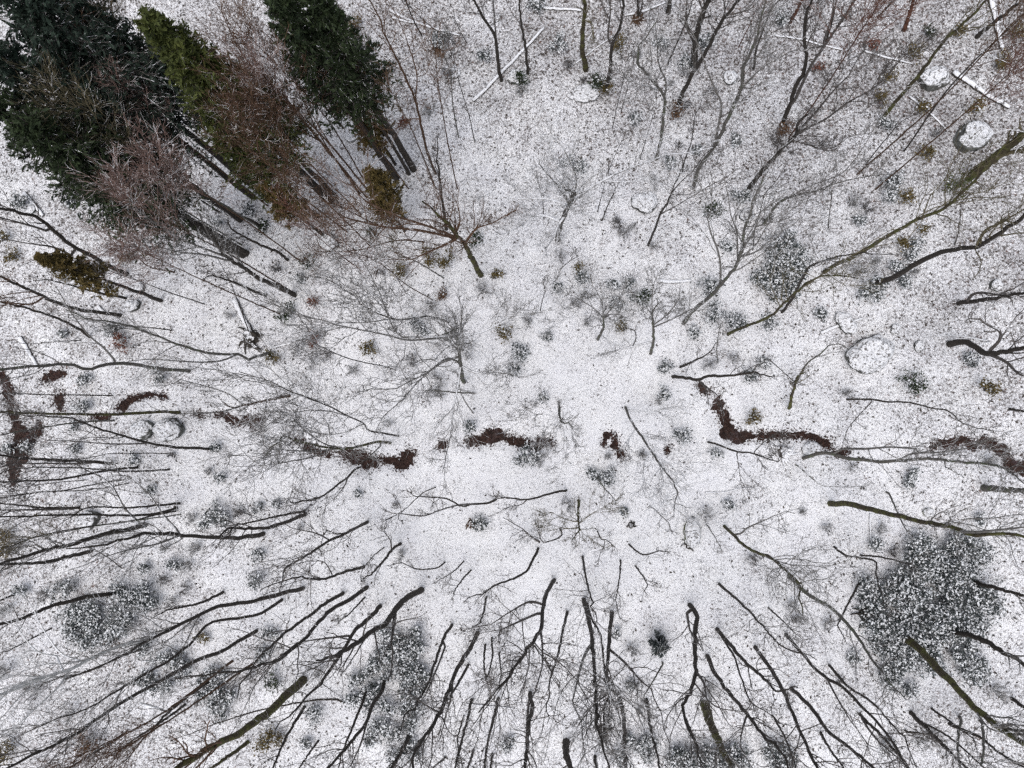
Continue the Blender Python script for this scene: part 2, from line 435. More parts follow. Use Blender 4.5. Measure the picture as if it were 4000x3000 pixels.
NT = [0]
def tree(tile, kind, wd, s, limbs=(), h=None, ext=None, dens=1.0, spread=1.0, name=None, twig=None, label=None, group=None, rise=0.8, desc=None, tmin=0.48):
    NT[0] += 1; rng = np.random.default_rng(1000+NT[0])
    px = pts(s, tile); wsrc = wd/tsc(tile)
    h = fit_heights(px, h, wsrc)
    base = at(px[0]); base[2] = gz(base[0], base[1])
    r_base = wsrc*M_PX*0.39
    sm = spline(px, 24)
    L = np.concatenate([[0], np.cumsum(np.linalg.norm(np.diff(sm, axis=0), axis=1))]); L /= max(L[-1], 1e-6)
    inv = 1/H + (1/(H-h)-1/H)*L; z = H-1/inv
    P = at(sm, z); P[0, 2] = base[2]-0.3
    if ext is None: ext = float(np.clip(0.28*h+0.5, 0.6, 3.2)) if wsrc > 5 else 0.8
    d = norm(P[-1]-P[-4])*0.7 + np.array([0, 0, 0.5]); pe = [P[-1]]; ne = 7
    for i in range(ne):
        d = norm(norm(d)+rng.normal(size=3)*0.13+np.array([0, 0, 0.10])); pe.append(pe[-1]+d*ext/ne)
    FP = np.vstack([P, np.array(pe[1:])]); FP[1:-1] += rng.normal(size=(len(FP)-2, 3))*min(0.018, r_base*0.16)
    Lw = np.concatenate([[0], np.cumsum(np.linalg.norm(np.diff(FP, axis=0), axis=1))]); tt = Lw/Lw[-1]
    LT = Lw[-1]; thin = wsrc < 7.5
    Rr = r_base*(1-0.72*tt**1.15); Rr[0] *= 1.12; Rr *= rng.uniform(0.92, 1.08, len(Rr))
    kt = len(P); Rr[kt:] = np.linspace(Rr[kt-1], max(0.010, 0.18*r_base), ne+1)[1:]
    root = empty(name or ('sapling' if thin else 'bare_tree'), base)
    mb = MB(); mb.tube(FP, Rr, 7 if not thin else 5)
    # traced limbs
    TL, TR = [], []
    for ls in limbs:
        lp = pts(ls, tile); sp = spline(lp, 14)
        i0 = int(np.argmin(np.linalg.norm(sm-sp[0], axis=1))); z0 = z[i0] if i0 > 0 else 0.05
        Ls = np.concatenate([[0], np.cumsum(np.linalg.norm(np.diff(sp, axis=0), axis=1))])*(H-z0)/F
        zz = np.minimum(z0+Ls*rise, 17.0)
        # follow a vertical when the limb runs outward
        uu = (sp[0]-NAD)/max(np.linalg.norm(sp[0]-NAD), 1); Rl = float(np.dot(sp[-1]-NAD, uu)); R0 = float(np.dot(sp[0]-NAD, uu))
        if R0 > 420 and Rl > R0*1.03:
            zl = min(H-(H-z0)*R0/Rl, 17.0); f = Ls/Ls[-1]
            zz = H-1/(1/(H-z0)+(1/(H-zl)-1/(H-z0))*f)
        lp3 = at(sp, zz); lp3[0] = P[i0]
        r0 = Rr[i0]*(0.72 if i0 > 0 else 0.85); dd = norm(lp3[-1]-lp3[-3])*0.7+np.array([0, 0, 0.4])
        e = [lp3[-1]]
        for i in range(4):
            dd = norm(norm(dd)+rng.normal(size=3)*0.15+np.array([0, 0, 0.1])); e.append(e[-1]+dd*ext*0.8/4)
        full = np.vstack([lp3, np.array(e[1:])])
        TL.append(full); TR.append(r0*np.linspace(1, 0.22, len(full)))
    bark_m = MAT[kind]; tw_m = TW[twig or kind]
    mb.build('trunk', bark_m, base, root)
    cb = MB()
    one, oneR = FP[None], Rr[None]
    TH = max(h+ext, 1.0)
    n1 = int((4+TH*0.62)*dens) if not thin else int((4+TH*0.8)*dens)
    l1 = (0.19*TH+0.35)*spread if not thin else (0.16*TH+0.25)*spread
    rmin = 0.0085
    if TL:
        TLa, TRa = np.array(TL), np.array(TR)
        cb.tube(TLa, TRa, 6 if not thin else 4)
        ll = np.linalg.norm(np.diff(TLa, axis=1), axis=2).sum(1)
    A, AR, AL = grow(rng, one, oneR, n1, tmin, 0.98, l1, 0.62, 8, 0.13, 0.13, 0.42, 0.012)
    if TL:
        A2, AR2, AL2 = grow(rng, TLa, TRa, int(6*dens)+1, 0.25, 0.98, np.minimum(l1, 0.45*ll), 0.65, 8, 0.12, 0.13, 0.5, 0.012)
        A = np.concatenate([A, A2]); AR = np.concatenate([AR, AR2]); AL = np.concatenate([AL, AL2])
    AR = np.minimum(AR, 0.036)
    cb.tube(A, AR, 4)
    B, BR, BL = grow(rng, A, AR, int(round(4.2*dens**0.6)) if not thin else 3, 0.2, 0.98, 0.50*AL, 0.62, 6, 0.10, 0.15, 0.6, rmin)
    cb.tube(B, BR, 3)
    if len(B):
        D, DR, DL = grow(rng, B, BR, int(round(3.3*dens**0.6)) if not thin else 3, 0.15, 0.98, 0.6*BL+0.08, 0.6, 4, 0.08, 0.18, 0.7, rmin*0.85)
        cb.tube(D, DR, 3)
    cb.build('crown', tw_m, base, root)
    adj = 'stout' if wsrc > 24 else 'thick' if wsrc > 17 else 'medium' if wsrc > 11 else 'slim' if wsrc > 7.5 else 'thin'
    col = {'dark': 'dark', 'grey': 'grey-barked', 'brown': 'brown-barked', 'red': 'reddish-barked', 'olive': 'mossy', 'white': 'bone-white dead', 'snowy': 'snow-laden', 'pink': 'pink-twigged'}[kind]
    lean = dirword(px[-1]-px[0])
    dsc = desc or f"{adj} {col} {'forked ' if limbs else ''}{'sapling' if thin else 'bare tree'} pointing {lean}"
    tag(root, 'sapling' if thin else 'tree', group or ('leafless saplings among the trees' if thin else 'leafless forest trees'), label or desc, px[0], dsc)
    return root

def crown_tree(tile, kind, s, h, wd, dens=1.4, spread=1.3, twig=None, desc=None, **kw):
    """a tree seen by its crown: s is where the middle of the crown shows, h the height of that point"""
    p = pts(s, tile)[0]; b = NAD+(p-NAD)*(1-h*0.9/H)
    rng = np.random.default_rng(int(p[0]*7+p[1])); mid = (p+b)/2+rng.normal(size=2)*14
    sc = tsc(tile); r, c = int(tile[0]), int(tile[1]); org = np.array([c*1000.0, r*750.0])
    st = ' '.join(f"{q[0]:.1f},{q[1]:.1f}" for q in [(v-org)*sc for v in (b, mid, p)])
    return tree(tile, kind, wd*0.8, st, h=h*0.9, dens=dens*1.15, spread=spread*0.85, twig=twig, desc=desc, tmin=0.52, ext=1.2, **kw)

def conifer(tile, s, h, rad, leaf, dens=1.0, label=None, bare=0.48, snow=0.0, top=True):
    """needle tree: s is where its top shows"""
    NT[0] += 1; rng = np.random.default_rng(4000+NT[0])
    p = pts(s, tile)[0]; b = NAD+(p-NAD)*(1-h/H)
    base = at(b); base[2] = gz(base[0], base[1])
    tp = at(p, h)
    K = 12; f = np.linspace(0, 1, K)[:, None]; P = base*(1-f)+tp*f; P[1:-1] += rng.normal(size=(K-2, 3))*0.04
    P[0, 2] -= 0.1; R = np.linspace(0.011*h+0.02, 0.015, K)
    root = empty('evergreen_tree', base); mb = MB(); mb.tube(P, R, 7); mb.build('trunk', MAT['dark'], base, root)
    cb = MB(); nb = int(h*9*dens)
    t = bare+(1-bare)*rng.random(nb)**0.85; t = np.clip(t, 0, 0.985)
    pos = base+(tp-base)*t[:, None]; az = rng.uniform(0, 2*math.pi, nb)
    Lb = rad*np.clip((1-t)/(1-bare), 0.08, 1)**0.55*rng.uniform(0.65, 1.2, nb)
    el = 0.1+0.55*t; d = np.stack([np.cos(az)*np.cos(el), np.sin(az)*np.cos(el), np.sin(el)], 1)
    KB = 6; BP = np.zeros((nb, KB, 3)); BP[:, 0] = pos
    for i in range(1, KB):
        d = norm(d+rng.normal(size=(nb, 3))*0.10+np.array([0, 0, -0.07])); BP[:, i] = BP[:, i-1]+d*(Lb/(KB-1))[:, None]
    BR = np.linspace(1, 0.3, KB)[None]*(0.012+0.008*Lb)[:, None]; cb.tube(BP, BR, 3, 0)
    S, SR, SL = grow(rng, BP, BR, 9, 0.15, 1.0, 0.42*Lb+0.06, 0.8, 4, -0.02, 0.12, 0.6, 0.006)
    cb.tube(S, SR, 3, 0)
    # needle sprays along the twigs
    for mi, cnt in ((1, 6), (2, 1 if snow > 0 else 0)):
        if not cnt: continue
        j = np.repeat(np.arange(len(S)), cnt)
        if mi == 2: j = j[rng.random(len(j)) < snow*4]
        tt = rng.random(len(j))*2.98; i0 = tt.astype(int); fr = (tt-i0)[:, None]
        cen = S[j, i0]*(1-fr)+S[j, i0+1]*fr+rng.normal(size=(len(j), 3))*0.03; tan = norm(S[j, i0+1]-S[j, i0])
        u = norm(tan+rng.normal(size=(len(j), 3))*0.55); v = norm(np.cross(u, rng.normal(size=(len(j), 3))))
        ln = rng.uniform(0.07, 0.15, (len(j), 1)); cb.quads(cen+(np.array([0, 0, 0.02]) if mi == 2 else 0), u*ln, v*ln*0.30, mi)
    cb.build('crown', [TW['dark'], LEAF[leaf], LEAF['snow']], base, root, smooth=False)
    tag(root, 'tree', 'evergreen trees', label, b, None)
    return root

# ------------------------------------------------------------------ shrubs, boulders, logs
NS = [0]
def shrub(tile, x, y, r, kind='laurel', label=None, group=None, tall=1.0):
    """kind laurel: evergreen leaves with snow; twig: bare grey-brown twigs; green, bronze, redleaf, brownleaf: leaves of that colour"""
    NS[0] += 1; rng = np.random.default_rng(7000+NS[0])
    p = pts(f"{x},{y}", tile)[0]; rs = r/tsc(tile); R = rs*M_PX
    hh = R*1.15*tall+0.15
    c = at(p, hh*0.55); base = np.array([c[0], c[1], gz(c[0], c[1])])
    root = empty({'twig': 'bare_shrub'}.get(kind, 'leafy_shrub'), base)
    n = int(np.clip(5+R*9, 5, 16)); az = rng.uniform(0, 2*math.pi, n); K = 5
    rr = R*np.sqrt(rng.random(n))*0.95; P = np.zeros((n, K, 3)); P[:, 0] = base+np.column_stack([np.cos(az)*R*0.15, np.sin(az)*R*0.15, np.full(n, -0.03)])
    tip = base+np.column_stack([np.cos(az)*rr, np.sin(az)*rr, hh*rng.uniform(0.55, 1.05, n)])
    for i in range(1, K):
        f = i/(K-1); P[:, i] = P[:, 0]*(1-f)+tip*f; P[:, i, 2] += 0.12*hh*math.sin(f*math.pi)
        P[:, i] += rng.normal(size=(n, 3))*R*0.06
    SR = np.linspace(0.016, 0.007, K)[None]*np.ones((n, 1))
    sb = MB(); sb.tube(P, SR, 4)
    A, AR, AL = grow(rng, P, SR, 7 if kind == 'twig' else 5, 0.3, 1.0, 0.42*R+0.08, 0.8, 5, 0.04, 0.2, 0.7, 0.006)
    sb.tube(A, AR, 3)
    cat = 'shrub'
    if kind == 'twig':
        B, BR, BL = grow(rng, A, AR, 7, 0.15, 1.0, 0.22*R+0.06, 0.8, 4, 0.05, 0.22, 0.7, 0.0055)
        sb.tube(B, BR, 3); sb.build('branches', TW['grey'] if NS[0] % 3 else TW['dark'], base, root)
    else:
        sb.build('stem', TW['dark'], base, root)
        m = int(np.clip(900*R*R+160, 120, 2200))
        # leaf clusters round the twig ends
        tips = np.concatenate([A[:, 2:].reshape(-1, 3), P[:, 3:].reshape(-1, 3)])
        cen = tips[rng.integers(0, len(tips), m)]+rng.normal(size=(m, 3))*np.array([0.12, 0.12, 0.08])*(0.6+0.5*R)
        cen[:, 2] = np.maximum(cen[:, 2], base[2]+0.03)
        fb = MB(); leafset(fb, cen, 0.105, rng, 0.35, 0)
        sn = {'laurel': 0.34, 'green': 0.10, 'bronze': 0.06}.get(kind, 0.04)
        top = cen[rng.random(m) < sn]+np.array([0, 0, 0.03])
        if len(top): leafset(fb, top, 0.115, rng, 0.75, 1)
        fb.build('foliage', [LEAF[kind], LEAF['snow']], base, root, smooth=False)
    size = 'tiny' if rs < 20 else 'small' if rs < 32 else 'medium' if rs < 45 else 'large'
    what = {'laurel': 'snow-dusted evergreen shrub', 'twig': 'grey-brown leafless shrub', 'green': 'dark green shrub', 'bronze': 'olive-brown shrub', 'redleaf': 'red-leaved shrub', 'brownleaf': 'brown-leaved shrub', 'bluegreen': 'blue-green shrub', 'olive': 'olive-green shrub'}[kind]
    tag(root, cat, group or ('bare shrubs on the snow' if kind == 'twig' else 'leafy shrubs on the snow'), label, p, f"{size} {what}", 'growing')

NBD = [0]
RM = [rock_material('grey_rock', 0.3), rock_material('mossy_rock', 1.0), rock_material('streaked_rock', 0.5, 0.62)]
def boulder(tile, x, y, r, label, moss=0, elong=1.0, rot=0.0, hr=0.75):
    NBD[0] += 1; sd = NBD[0]*13.7
    p = pts(f"{x},{y}", tile)[0]; R = r/tsc(tile)*M_PX
    c = at(p, R*hr*1.0); zb = gz(c[0], c[1])
    nu, nv = 56, 34; V = []
    for i in range(nv+1):
        ph = math.pi*i/nv
        for j in range(nu):
            th = 2*math.pi*j/nu
            v = Vector((math.sin(ph)*math.cos(th), math.sin(ph)*math.sin(th), math.cos(ph)))
            k = 1+0.34*mnoise.fractal(v*1.1+Vector((sd, 0, 0)), 1.0, 2.0, 4)+0.10*mnoise.cell(v*2.2+Vector((0, sd, 0)))
            x3, y3, z3 = v*k
            rxy = math.hypot(x3, y3); f = 1.0/max(rxy, 1e-6)*min(rxy**0.62, 1.25) if rxy > 1e-6 else 1
            zz = math.copysign(min(abs(z3), 1.2)**0.8, z3)
            a = x3*f*elong; b = y3*f/elong**0.5
            V.append((R*(a*math.cos(rot)-b*math.sin(rot)), R*(a*math.sin(rot)+b*math.cos(rot)), R*hr*zz))
    V = np.array(V)+np.array([c[0], c[1], zb+R*hr*0.30])
    ii = np.arange((nv+1)*nu).reshape(nv+1, nu); A = ii[:-1]; B = np.roll(A, -1, 1); D = ii[1:]; E = np.roll(D, -1, 1)
    mb = MB(); mb.add(V, np.stack([A, D, E, B], -1).reshape(-1, 4))
    o = mb.build('boulder', RM[moss], np.array([c[0], c[1], zb]))
    tag(o, 'boulder', 'boulders in the snow', label)

NLG = [0]
def log(tile, s, wd, label, kind='log', lift=0.5, stubs=4, name='fallen_log'):
    NLG[0] += 1; rng = np.random.default_rng(9000+NLG[0])
    px = pts(s, tile); r = wd/tsc(tile)*M_PX*0.5
    P = at(spline(px, 16), r*0.8); P[:, 2] = lowfreq(P[:, 0], P[:, 1])+r*lift+0.02
    P[1:-1] += rng.normal(size=(14, 3))*r*0.10
    R = r*np.linspace(1.05, 0.72, 16); P = np.vstack([P[0], P, P[-1]]); R = np.concatenate([[0.002], R, [0.002]])
    mb = MB(); mb.tube(P, R, 10)
    root = empty(name, P[1]); mb.build('trunk', MAT[kind], P[1], root)
    A, AR, _ = grow(rng, P[None], np.maximum(R, 0.02)[None], stubs, 0.2, 0.9, max(0.5, r*4), 1.0, 6, 0.02, 0.15, 0.4, 0.009)
    if len(A):
        b2 = MB(); b2.tube(A, AR, 4)
        B, BR, _ = grow(rng, A, AR, 3, 0.3, 1.0, 0.35, 0.8, 4, 0.0, 0.2, 0.6, 0.006); b2.tube(B, BR, 3)
        b2.build('branch_stubs', TW['dark'] if kind != 'white' else TW['white'], P[1], root)
    tag(root, 'log', 'fallen logs', label)

def stump(tile, x, y, r, label, kind='brown', tall=0.45):
    NLG[0] += 1; rng = np.random.default_rng(9500+NLG[0])
    p = pts(f"{x},{y}", tile)[0]; R = r/tsc(tile)*M_PX; b = at(p); zb = gz(b[0], b[1])
    root = empty('tree_stump', (b[0], b[1], zb)); mb = MB(); K = 7; S = 24
    th = np.arange(S)*2*math.pi/S; prof = [1.5, 1.15, 1.0, 0.97, 0.95, 0.75, 0.01]; zz = [-0.08, 0.10, 0.3, 0.7, 1.0, 0.97, 0.90]
    V = []
    for i in range(K):
        for j in range(S):
            k = prof[i]*(1+0.16*math.sin(3*th[j]+1)+0.08*math.sin(7*th[j]))
            jag = 0.12*math.sin(5*th[j]+2)*tall if 3 <= i <= 5 else 0
            V.append((b[0]+R*k*math.cos(th[j]), b[1]+R*k*math.sin(th[j]), zb+zz[i]*tall+jag))
    ii = np.arange(K*S).reshape(K, S); A = ii[:-1]; B = np.roll(A, -1, 1); D = ii[1:]; E = np.roll(D, -1, 1)
    mb.add(np.array(V), np.stack([A, B, E, D], -1).reshape(-1, 4)); mb.build('trunk', MAT[kind], (b[0], b[1], zb), root)
    rb = MB(); n = 6; az = rng.uniform(0, 6.28, n); P = np.zeros((n, 5, 3))
    for i in range(5):
        q = R*(0.9+0.45*i); P[:, i] = np.column_stack([b[0]+np.cos(az+0.1*i)*q, b[1]+np.sin(az+0.1*i)*q, zb+np.full(n, 0.10-0.03*i)])
    rb.tube(P, np.linspace(R*0.3, R*0.06, 5)[None]*np.ones((n, 1)), 5); rb.build('root', MAT[kind], (b[0], b[1], zb), root)
    tag(root, 'stump', None, label)

T, CT, CF, S, LG, BO = tree, crown_tree, conifer, shrub, log, boulder

# ================================================================== THE FOREST
# ---- evergreens of the upper left
def K2(x, y): return f"{x*2.212:.0f},{y*2.212:.0f}"
CF('00', K2(10, -70), 16, 2.6, 'bluegreen', 1.6, "dark blue-green evergreen filling the upper left corner of the photo")
CF('00', K2(140, 110), 14, 2.3, 'bluegreen', 1.6, "dark evergreen beside the corner one, just above the pale lichen-covered dead tree")
CF('00', K2(-60, 180), 15, 2.4, 'bluegreen', 1.5, "dark evergreen at the left edge just below the corner evergreen, partly out of frame")
CF('00', K2(235, -20), 14, 1.7, 'bluegreen', 1.5, "dark evergreen cut by the top edge, right neighbour of the corner evergreen")
CF('00', K2(-30, 400), 14, 2.3, 'green', 1.6, "dark evergreen at the left edge below the reddish bare crown, partly out of frame")
CF('00', K2(100, 480), 14, 2.3, 'green', 1.6, "broad dark evergreen above the open snow at the left edge")
CF('00', K2(225, 580), 12.5, 1.9, 'green', 1.5, "dark evergreen right of the broad one above the open snow at the left edge")
CF('00', K2(370, 670), 10, 1.2, 'green', 1.5, "dark evergreen whose drooping tip reaches the snow below the upper left grove")
CF('00', K2(575, 70), 14.5, 1.5, 'olive', 1.9, "bright olive-green evergreen with the tallest tip, leaning into the upper left corner")
CF('00', K2(690, 190), 13.5, 2.0, 'olive', 1.9, "bright olive-green evergreen with grey lichen, middle of the olive group")
CF('00', K2(830, 270), 12, 1.7, 'olive', 1.9, "bright olive-green evergreen at the right side of the olive group")
CF('00', K2(845, 500), 10, 1.3, 'olive', 1.9, "small olive-green evergreen, lowest of the olive group in the upper left")
CF('01', K2(60, -40), 14.5, 1.5, 'green', 1.6, "dark green evergreen cut by the top edge, right of the olive group")
CF('01', K2(200, -50), 14, 1.5, 'green', 1.6, "dark green evergreen at the top edge, right half of the dark pair")
CF('01', K2(190, 170), 9, 1.1, 'green', 1.4, "small dark evergreen under the dark pair at the top edge")
CF('10', "330,560", 8, 0.9, 'bronze', 1.4, "small olive-brown evergreen near the left edge beside a thick dark trunk")
CF('01', "890,930", 6.0, 0.95, 'bronze', 1.6, "small green-and-brown evergreen in front of two thick dark trunks near the top")
CF('01', "980,1480", 6.0, 0.85, 'bronze', 1.6, "small olive-brown evergreen in the brown thicket left of centre")
CF('11', "60,-60", 7.0, 0.9, 'bronze', 1.3, "low olive-brown evergreen inside the brown thicket under the olive evergreens")
CF('11', "1040,30", 5.0, 0.8, 'bronze', 1.4, "low bronze evergreen among the brown fanning stems")
CF('32', "742,372", 1.5, 0.45, 'laurel', 3.0, "tiny fir with snow between the bare trees at the lower middle", 0.1, 0.2)

# ---- crowns of the upper left seen from above
CT('00', 'olive', "690,110", 14, 24, 2.0, 1.3, 'olive', "olive-brown bare crown at the top edge left of the olive evergreens")
CT('00', 'olive', "960,250", 13, 24, 1.9, 1.3, 'brown', "brown bare crown between the lichen-covered dead tree and the olive evergreens")
CT('00', 'brown', "1080,480", 11, 22, 1.6, 1.2, 'brown', "brown bare crown over the dark gap beside the olive evergreens")
CT('00', 'grey', "860,1000", 13, 26, 2.0, 1.3, 'olive', "grey-olive bare crown beside the broad dark evergreen")
CT('00', 'grey', "780,1320", 12, 24, 1.6, 1.2, 'grey', "grey bare crown below the grey-olive crown in the upper left")
CT('00', 'pink', "1120,840", 12, 22, 1.7, 1.1, 'pink', "pinkish-grey bare crown in the gap left of the olive evergreens")
CT('00', 'brown', "180,640", 13, 18, 1.5, 1.0, 'red', "reddish bare crown between the dark evergreens at the left edge")
CT('00', 'pink', "1480,1500", 13, 24, 2.0, 1.2, 'pink', "pink bare crown, upper of the three pink crowns in the upper left")
CT('10', 'pink', "1290,180", 13, 24, 2.0, 1.2, 'pink', "pink bare crown, middle of the three pink crowns in the upper left")
CT('10', 'pink', "1240,520", 12.5, 22, 2.0, 1.1, 'pink', "pink-brown bare crown, lowest of the three pink crowns in the upper left")
CT('00', 'brown', "2130,1180", 12, 24, 1.9, 1.2, 'brown', "brown bare crown directly right of the lowest olive evergreen")
CT('01', 'pink', "60,640", 13, 24, 1.8, 1.2, 'pink', "pinkish bare crown right of the olive evergreens")
CT('01', 'brown', "90,960", 12, 24, 1.9, 1.2, 'brown', "rusty brown bare crown at the left end of the brown fan")
CT('01', 'brown', "330,1480", 10.5, 24, 1.9, 1.2, 'brown', "rusty brown bare crown in the middle of the brown fan")
CT('11', 'red', "310,180", 9.5, 18, 1.7, 1.1, 'red', "rusty bare crown above the curved snow-topped boulder")
CT('01', 'brown', "20,400", 13, 22, 1.6, 1.1, 'brown', "brown bare crown just below the dark pair of evergreens")
CT('03', 'red', "860,180", 13, 26, 1.6, 1.2, 'red', "reddish-brown bare crown in the upper right above the big forked trunk")
CT('03', 'brown', "2080,640", 12, 24, 1.5, 1.1, 'red', "reddish-brown bare crown at the right edge near the white bough")
CT('03', 'brown', "2130,180", 14, 24, 1.6, 1.1, 'brown', "brown bare crown at the upper right corner")
CT('30', 'brown', "640,840", 11, 20, 1.8, 1.3, 'brown', "brown bare crown at the bottom edge in the lower left")
CT('30', 'brown', "380,900", 12, 20, 1.5, 1.2, 'brown', "brown bare crown at the bottom edge nearest the lower left corner")
CT('20', 'grey', "60,1380", 12, 20, 1.5, 1.0, 'olive', "grey-olive bare crown at the left edge above the pale birch boughs")

# ---- tile rows from the top
# upper left
T('00', 'grey', 24, "1560,1420 1500,1210 1420,1020", h=5)
T('00', 'dark', 22, "1640,1180 1470,1030 1300,900")
T('00', 'dark', 18, "1660,1090 1460,960")
T('00', 'dark', 26, "1310,1080 1060,880 860,720", ["1060,880 900,840 740,760"])
T('00', 'white', 40, "710,960 640,800 575,700 520,590", ["540,620 490,540 440,480 370,440", "545,600 640,590 735,620", "520,590 470,560 400,600 340,640", "520,590 560,500 620,430", "545,610 485,700 540,770", "520,590 510,480 540,400"], dens=0.9, label="pale lichen-covered dead tree with crooked white boughs between the upper left evergreens", ext=1.0, tmin=0.6)
# top, left of centre
T('01', 'dark', 45, "890,790 800,620 690,430 600,280 480,100")
T('01', 'dark', 34, "772,805 705,640 650,530 560,380")
T('01', 'dark', 12, "435,825 340,690 250,560")
T('01', 'brown', 24, "760,1110 600,930 480,770 370,640 200,420")
T('01', 'brown', 16, "700,1050 560,800 430,590 330,400")
T('01', 'dark', 13, "700,905 580,770 470,690")
T('01', 'dark', 42, "1330,1520 1200,1290 1080,1100 1010,960 900,800")
T('01', 'brown', 32, "1560,1510 1480,1310 1430,1090 1370,850 1290,660 1220,520 1100,280", ["1375,880 1390,650 1330,430 1270,250", "1430,1030 1340,1030 1250,1090"])
T('01', 'dark', 22, "1430,300 1360,170 1290,0")
T('01', 'dark', 15, "1725,372 1500,220 1330,60")
T('01', 'dark', 13, "1820,370 1770,280 1730,200")
T('01', 'dark', 44, "2120,700 2090,520 2070,330 1980,180 1880,0", ["2075,340 2060,150 2050,-20"])
T('01', 'dark', 13, "1890,1230 1850,1040 1790,830 1690,500")
T('01', 'brown', 13, "1160,1180 1100,900 1040,640 900,330")
T('01', 'brown', 17, "1560,1640 1400,1250 1330,1080 1230,900")
T('01', 'brown', 30, "900,1680 700,1400 450,1100 200,820", ["700,1400 560,1180 430,930", "560,1230 330,1080 120,960"], dens=1.6, twig='brown')
T('01', 'brown', 24, "1000,1690 650,1260 300,900 50,640", ["650,1260 500,1020 380,800"], dens=1.5, twig='brown')
T('01', 'olive', 32, "640,1650 300,1300 0,1080", ["300,1300 150,1240 -60,1190"], dens=1.6, twig='brown')
T('01', 'brown', 18, "1190,1560 1000,1230 870,1000 760,760", dens=1.3)
T('01', 'brown', 16, "1740,1640 1660,1250 1600,900 1560,640")
T('01', 'grey', 16, "1750,1190 1700,900 1680,640 1620,480", dens=1.2)
T('01', 'brown', 16, "1330,1640 1130,1390 960,1160", dens=1.3)
# top, right of centre
T('02', 'dark', 36, "140,640 110,370 80,200 60,0")
T('02', 'olive', 66, "640,600 610,420 610,280 630,120 625,-20", ["640,170 690,210 705,320"])
T('02', 'dark', 46, "820,775 850,560 870,380 930,240 965,60 960,-20", ["862,395 830,310 850,100 835,-10"])
T('02', 'dark', 36, "1085,190 1088,60 1090,-20", ["1100,160 1120,60 1132,-20"])
T('02', 'dark', 62, "1345,115 1365,30 1375,-30")
T('02', 'dark', 22, "1340,560 1400,430 1470,270 1520,140 1560,0")
T('02', 'dark', 52, "1430,930 1480,800 1560,640 1680,440 1800,200 1960,0", ["1820,180 1840,90 1830,-20", "1880,130 1960,110 2060,80"])
T('02', 'dark', 84, "1572,570 1585,330 1640,150 1705,-20", ["1580,360 1520,250 1500,130"])
T('02', 'grey', 40, "1250,1365 1290,1170 1315,950 1310,830 1250,740 1080,540", ["1320,840 1330,700 1270,560 1250,330", "1280,780 1150,740 1000,690"], dens=1.4)
T('02', 'grey', 46, "1565,1615 1620,1450 1750,1280 1830,1100 1930,880 1990,760 2000,600 2060,450", ["1990,760 2100,640 2200,560", "1745,1285 1790,1050 1810,900 1740,740 1680,600"], dens=1.2)
T('02', 'dark', 26, "2090,600 2110,430 2170,260 2230,100")
T('02', 'red', 15, "1960,400 2070,180 2140,0")
T('02', 'dark', 11, "830,1490 900,1320 980,1160")
T('02', 'dark', 11, "1110,1360 1180,1130 1250,900")
T('02', 'dark', 11, "870,1100 900,950 960,700 980,560")
T('02', 'dark', 16, "1470,1500 1500,1360 1550,1220 1580,1000")
T('02', 'dark', 14, "1390,1650 1470,1560 1560,1480 1650,1350")
T('02', 'dark', 11, "945,960 1000,750 1045,560")
T('03', 'dark', 58, "-180,1670 -100,1540 20,1400 110,1300 240,1170", ["240,1170 300,1090 420,960 560,790 700,650", "290,1110 480,1040 700,880 900,770 1050,640", "190,1210 350,1250 460,1290"], h=7, dens=1.7)
T('03', 'dark', 52, "115,1090 190,900 250,730 330,560 310,300 330,120", ["205,930 330,650 400,520 500,380 640,170 760,-10", "470,430 490,330 550,150 570,0"], dens=1.4)
T('03', 'olive', 44, "960,1060 1100,880 1250,720 1400,520 1520,360 1800,100")
T('03', 'dark', 50, "1790,320 1960,190 2140,50 2260,-40")
T('03', 'red', 44, "190,195 250,90 300,-10")
T('03', 'red', 52, "1180,260 1225,110 1260,-20")
T('03', 'dark', 20, "1170,1315 1300,1130 1420,950 1600,720 1830,480 2212,130", dens=0.6)
T('03', 'dark', 15, "840,1430 960,1270 1130,1070")
T('03', 'dark', 28, "960,140 1060,30 1110,-30")
T('03', 'dark', 26, "500,360 560,160 590,-20")
T('13', 'grey', 32, "-40,290 60,130 170,50 430,-10", ["170,50 380,-60 620,-150 760,-290", "330,20 640,-90 960,-150"], dens=1.2)
T('03', 'olive', 118, "1735,1520 1900,1410 2100,1250 2260,1120", ["1900,1410 2050,1330 2200,1300"], desc="very stout mossy brown tree at the right edge")
T('13', 'white', 24, "2390,-420 2300,-500", ["2300,-500 2070,-540 1890,-480 1710,-420", "2330,-480 2160,-380 2120,-280"], h=7, dens=0.4, ext=0.6, rise=0.35, label="white bare bough reaching in from the right edge above the very stout trunk")
T('03', 'white', 22, "2420,700 2330,640", ["2330,640 2212,605 2000,510 1850,430 1680,310", "2000,510 1900,480 1860,430"], h=8, dens=0.4, ext=0.6, rise=0.35, label="long white bare bough running up left from the right edge near the upper corner")
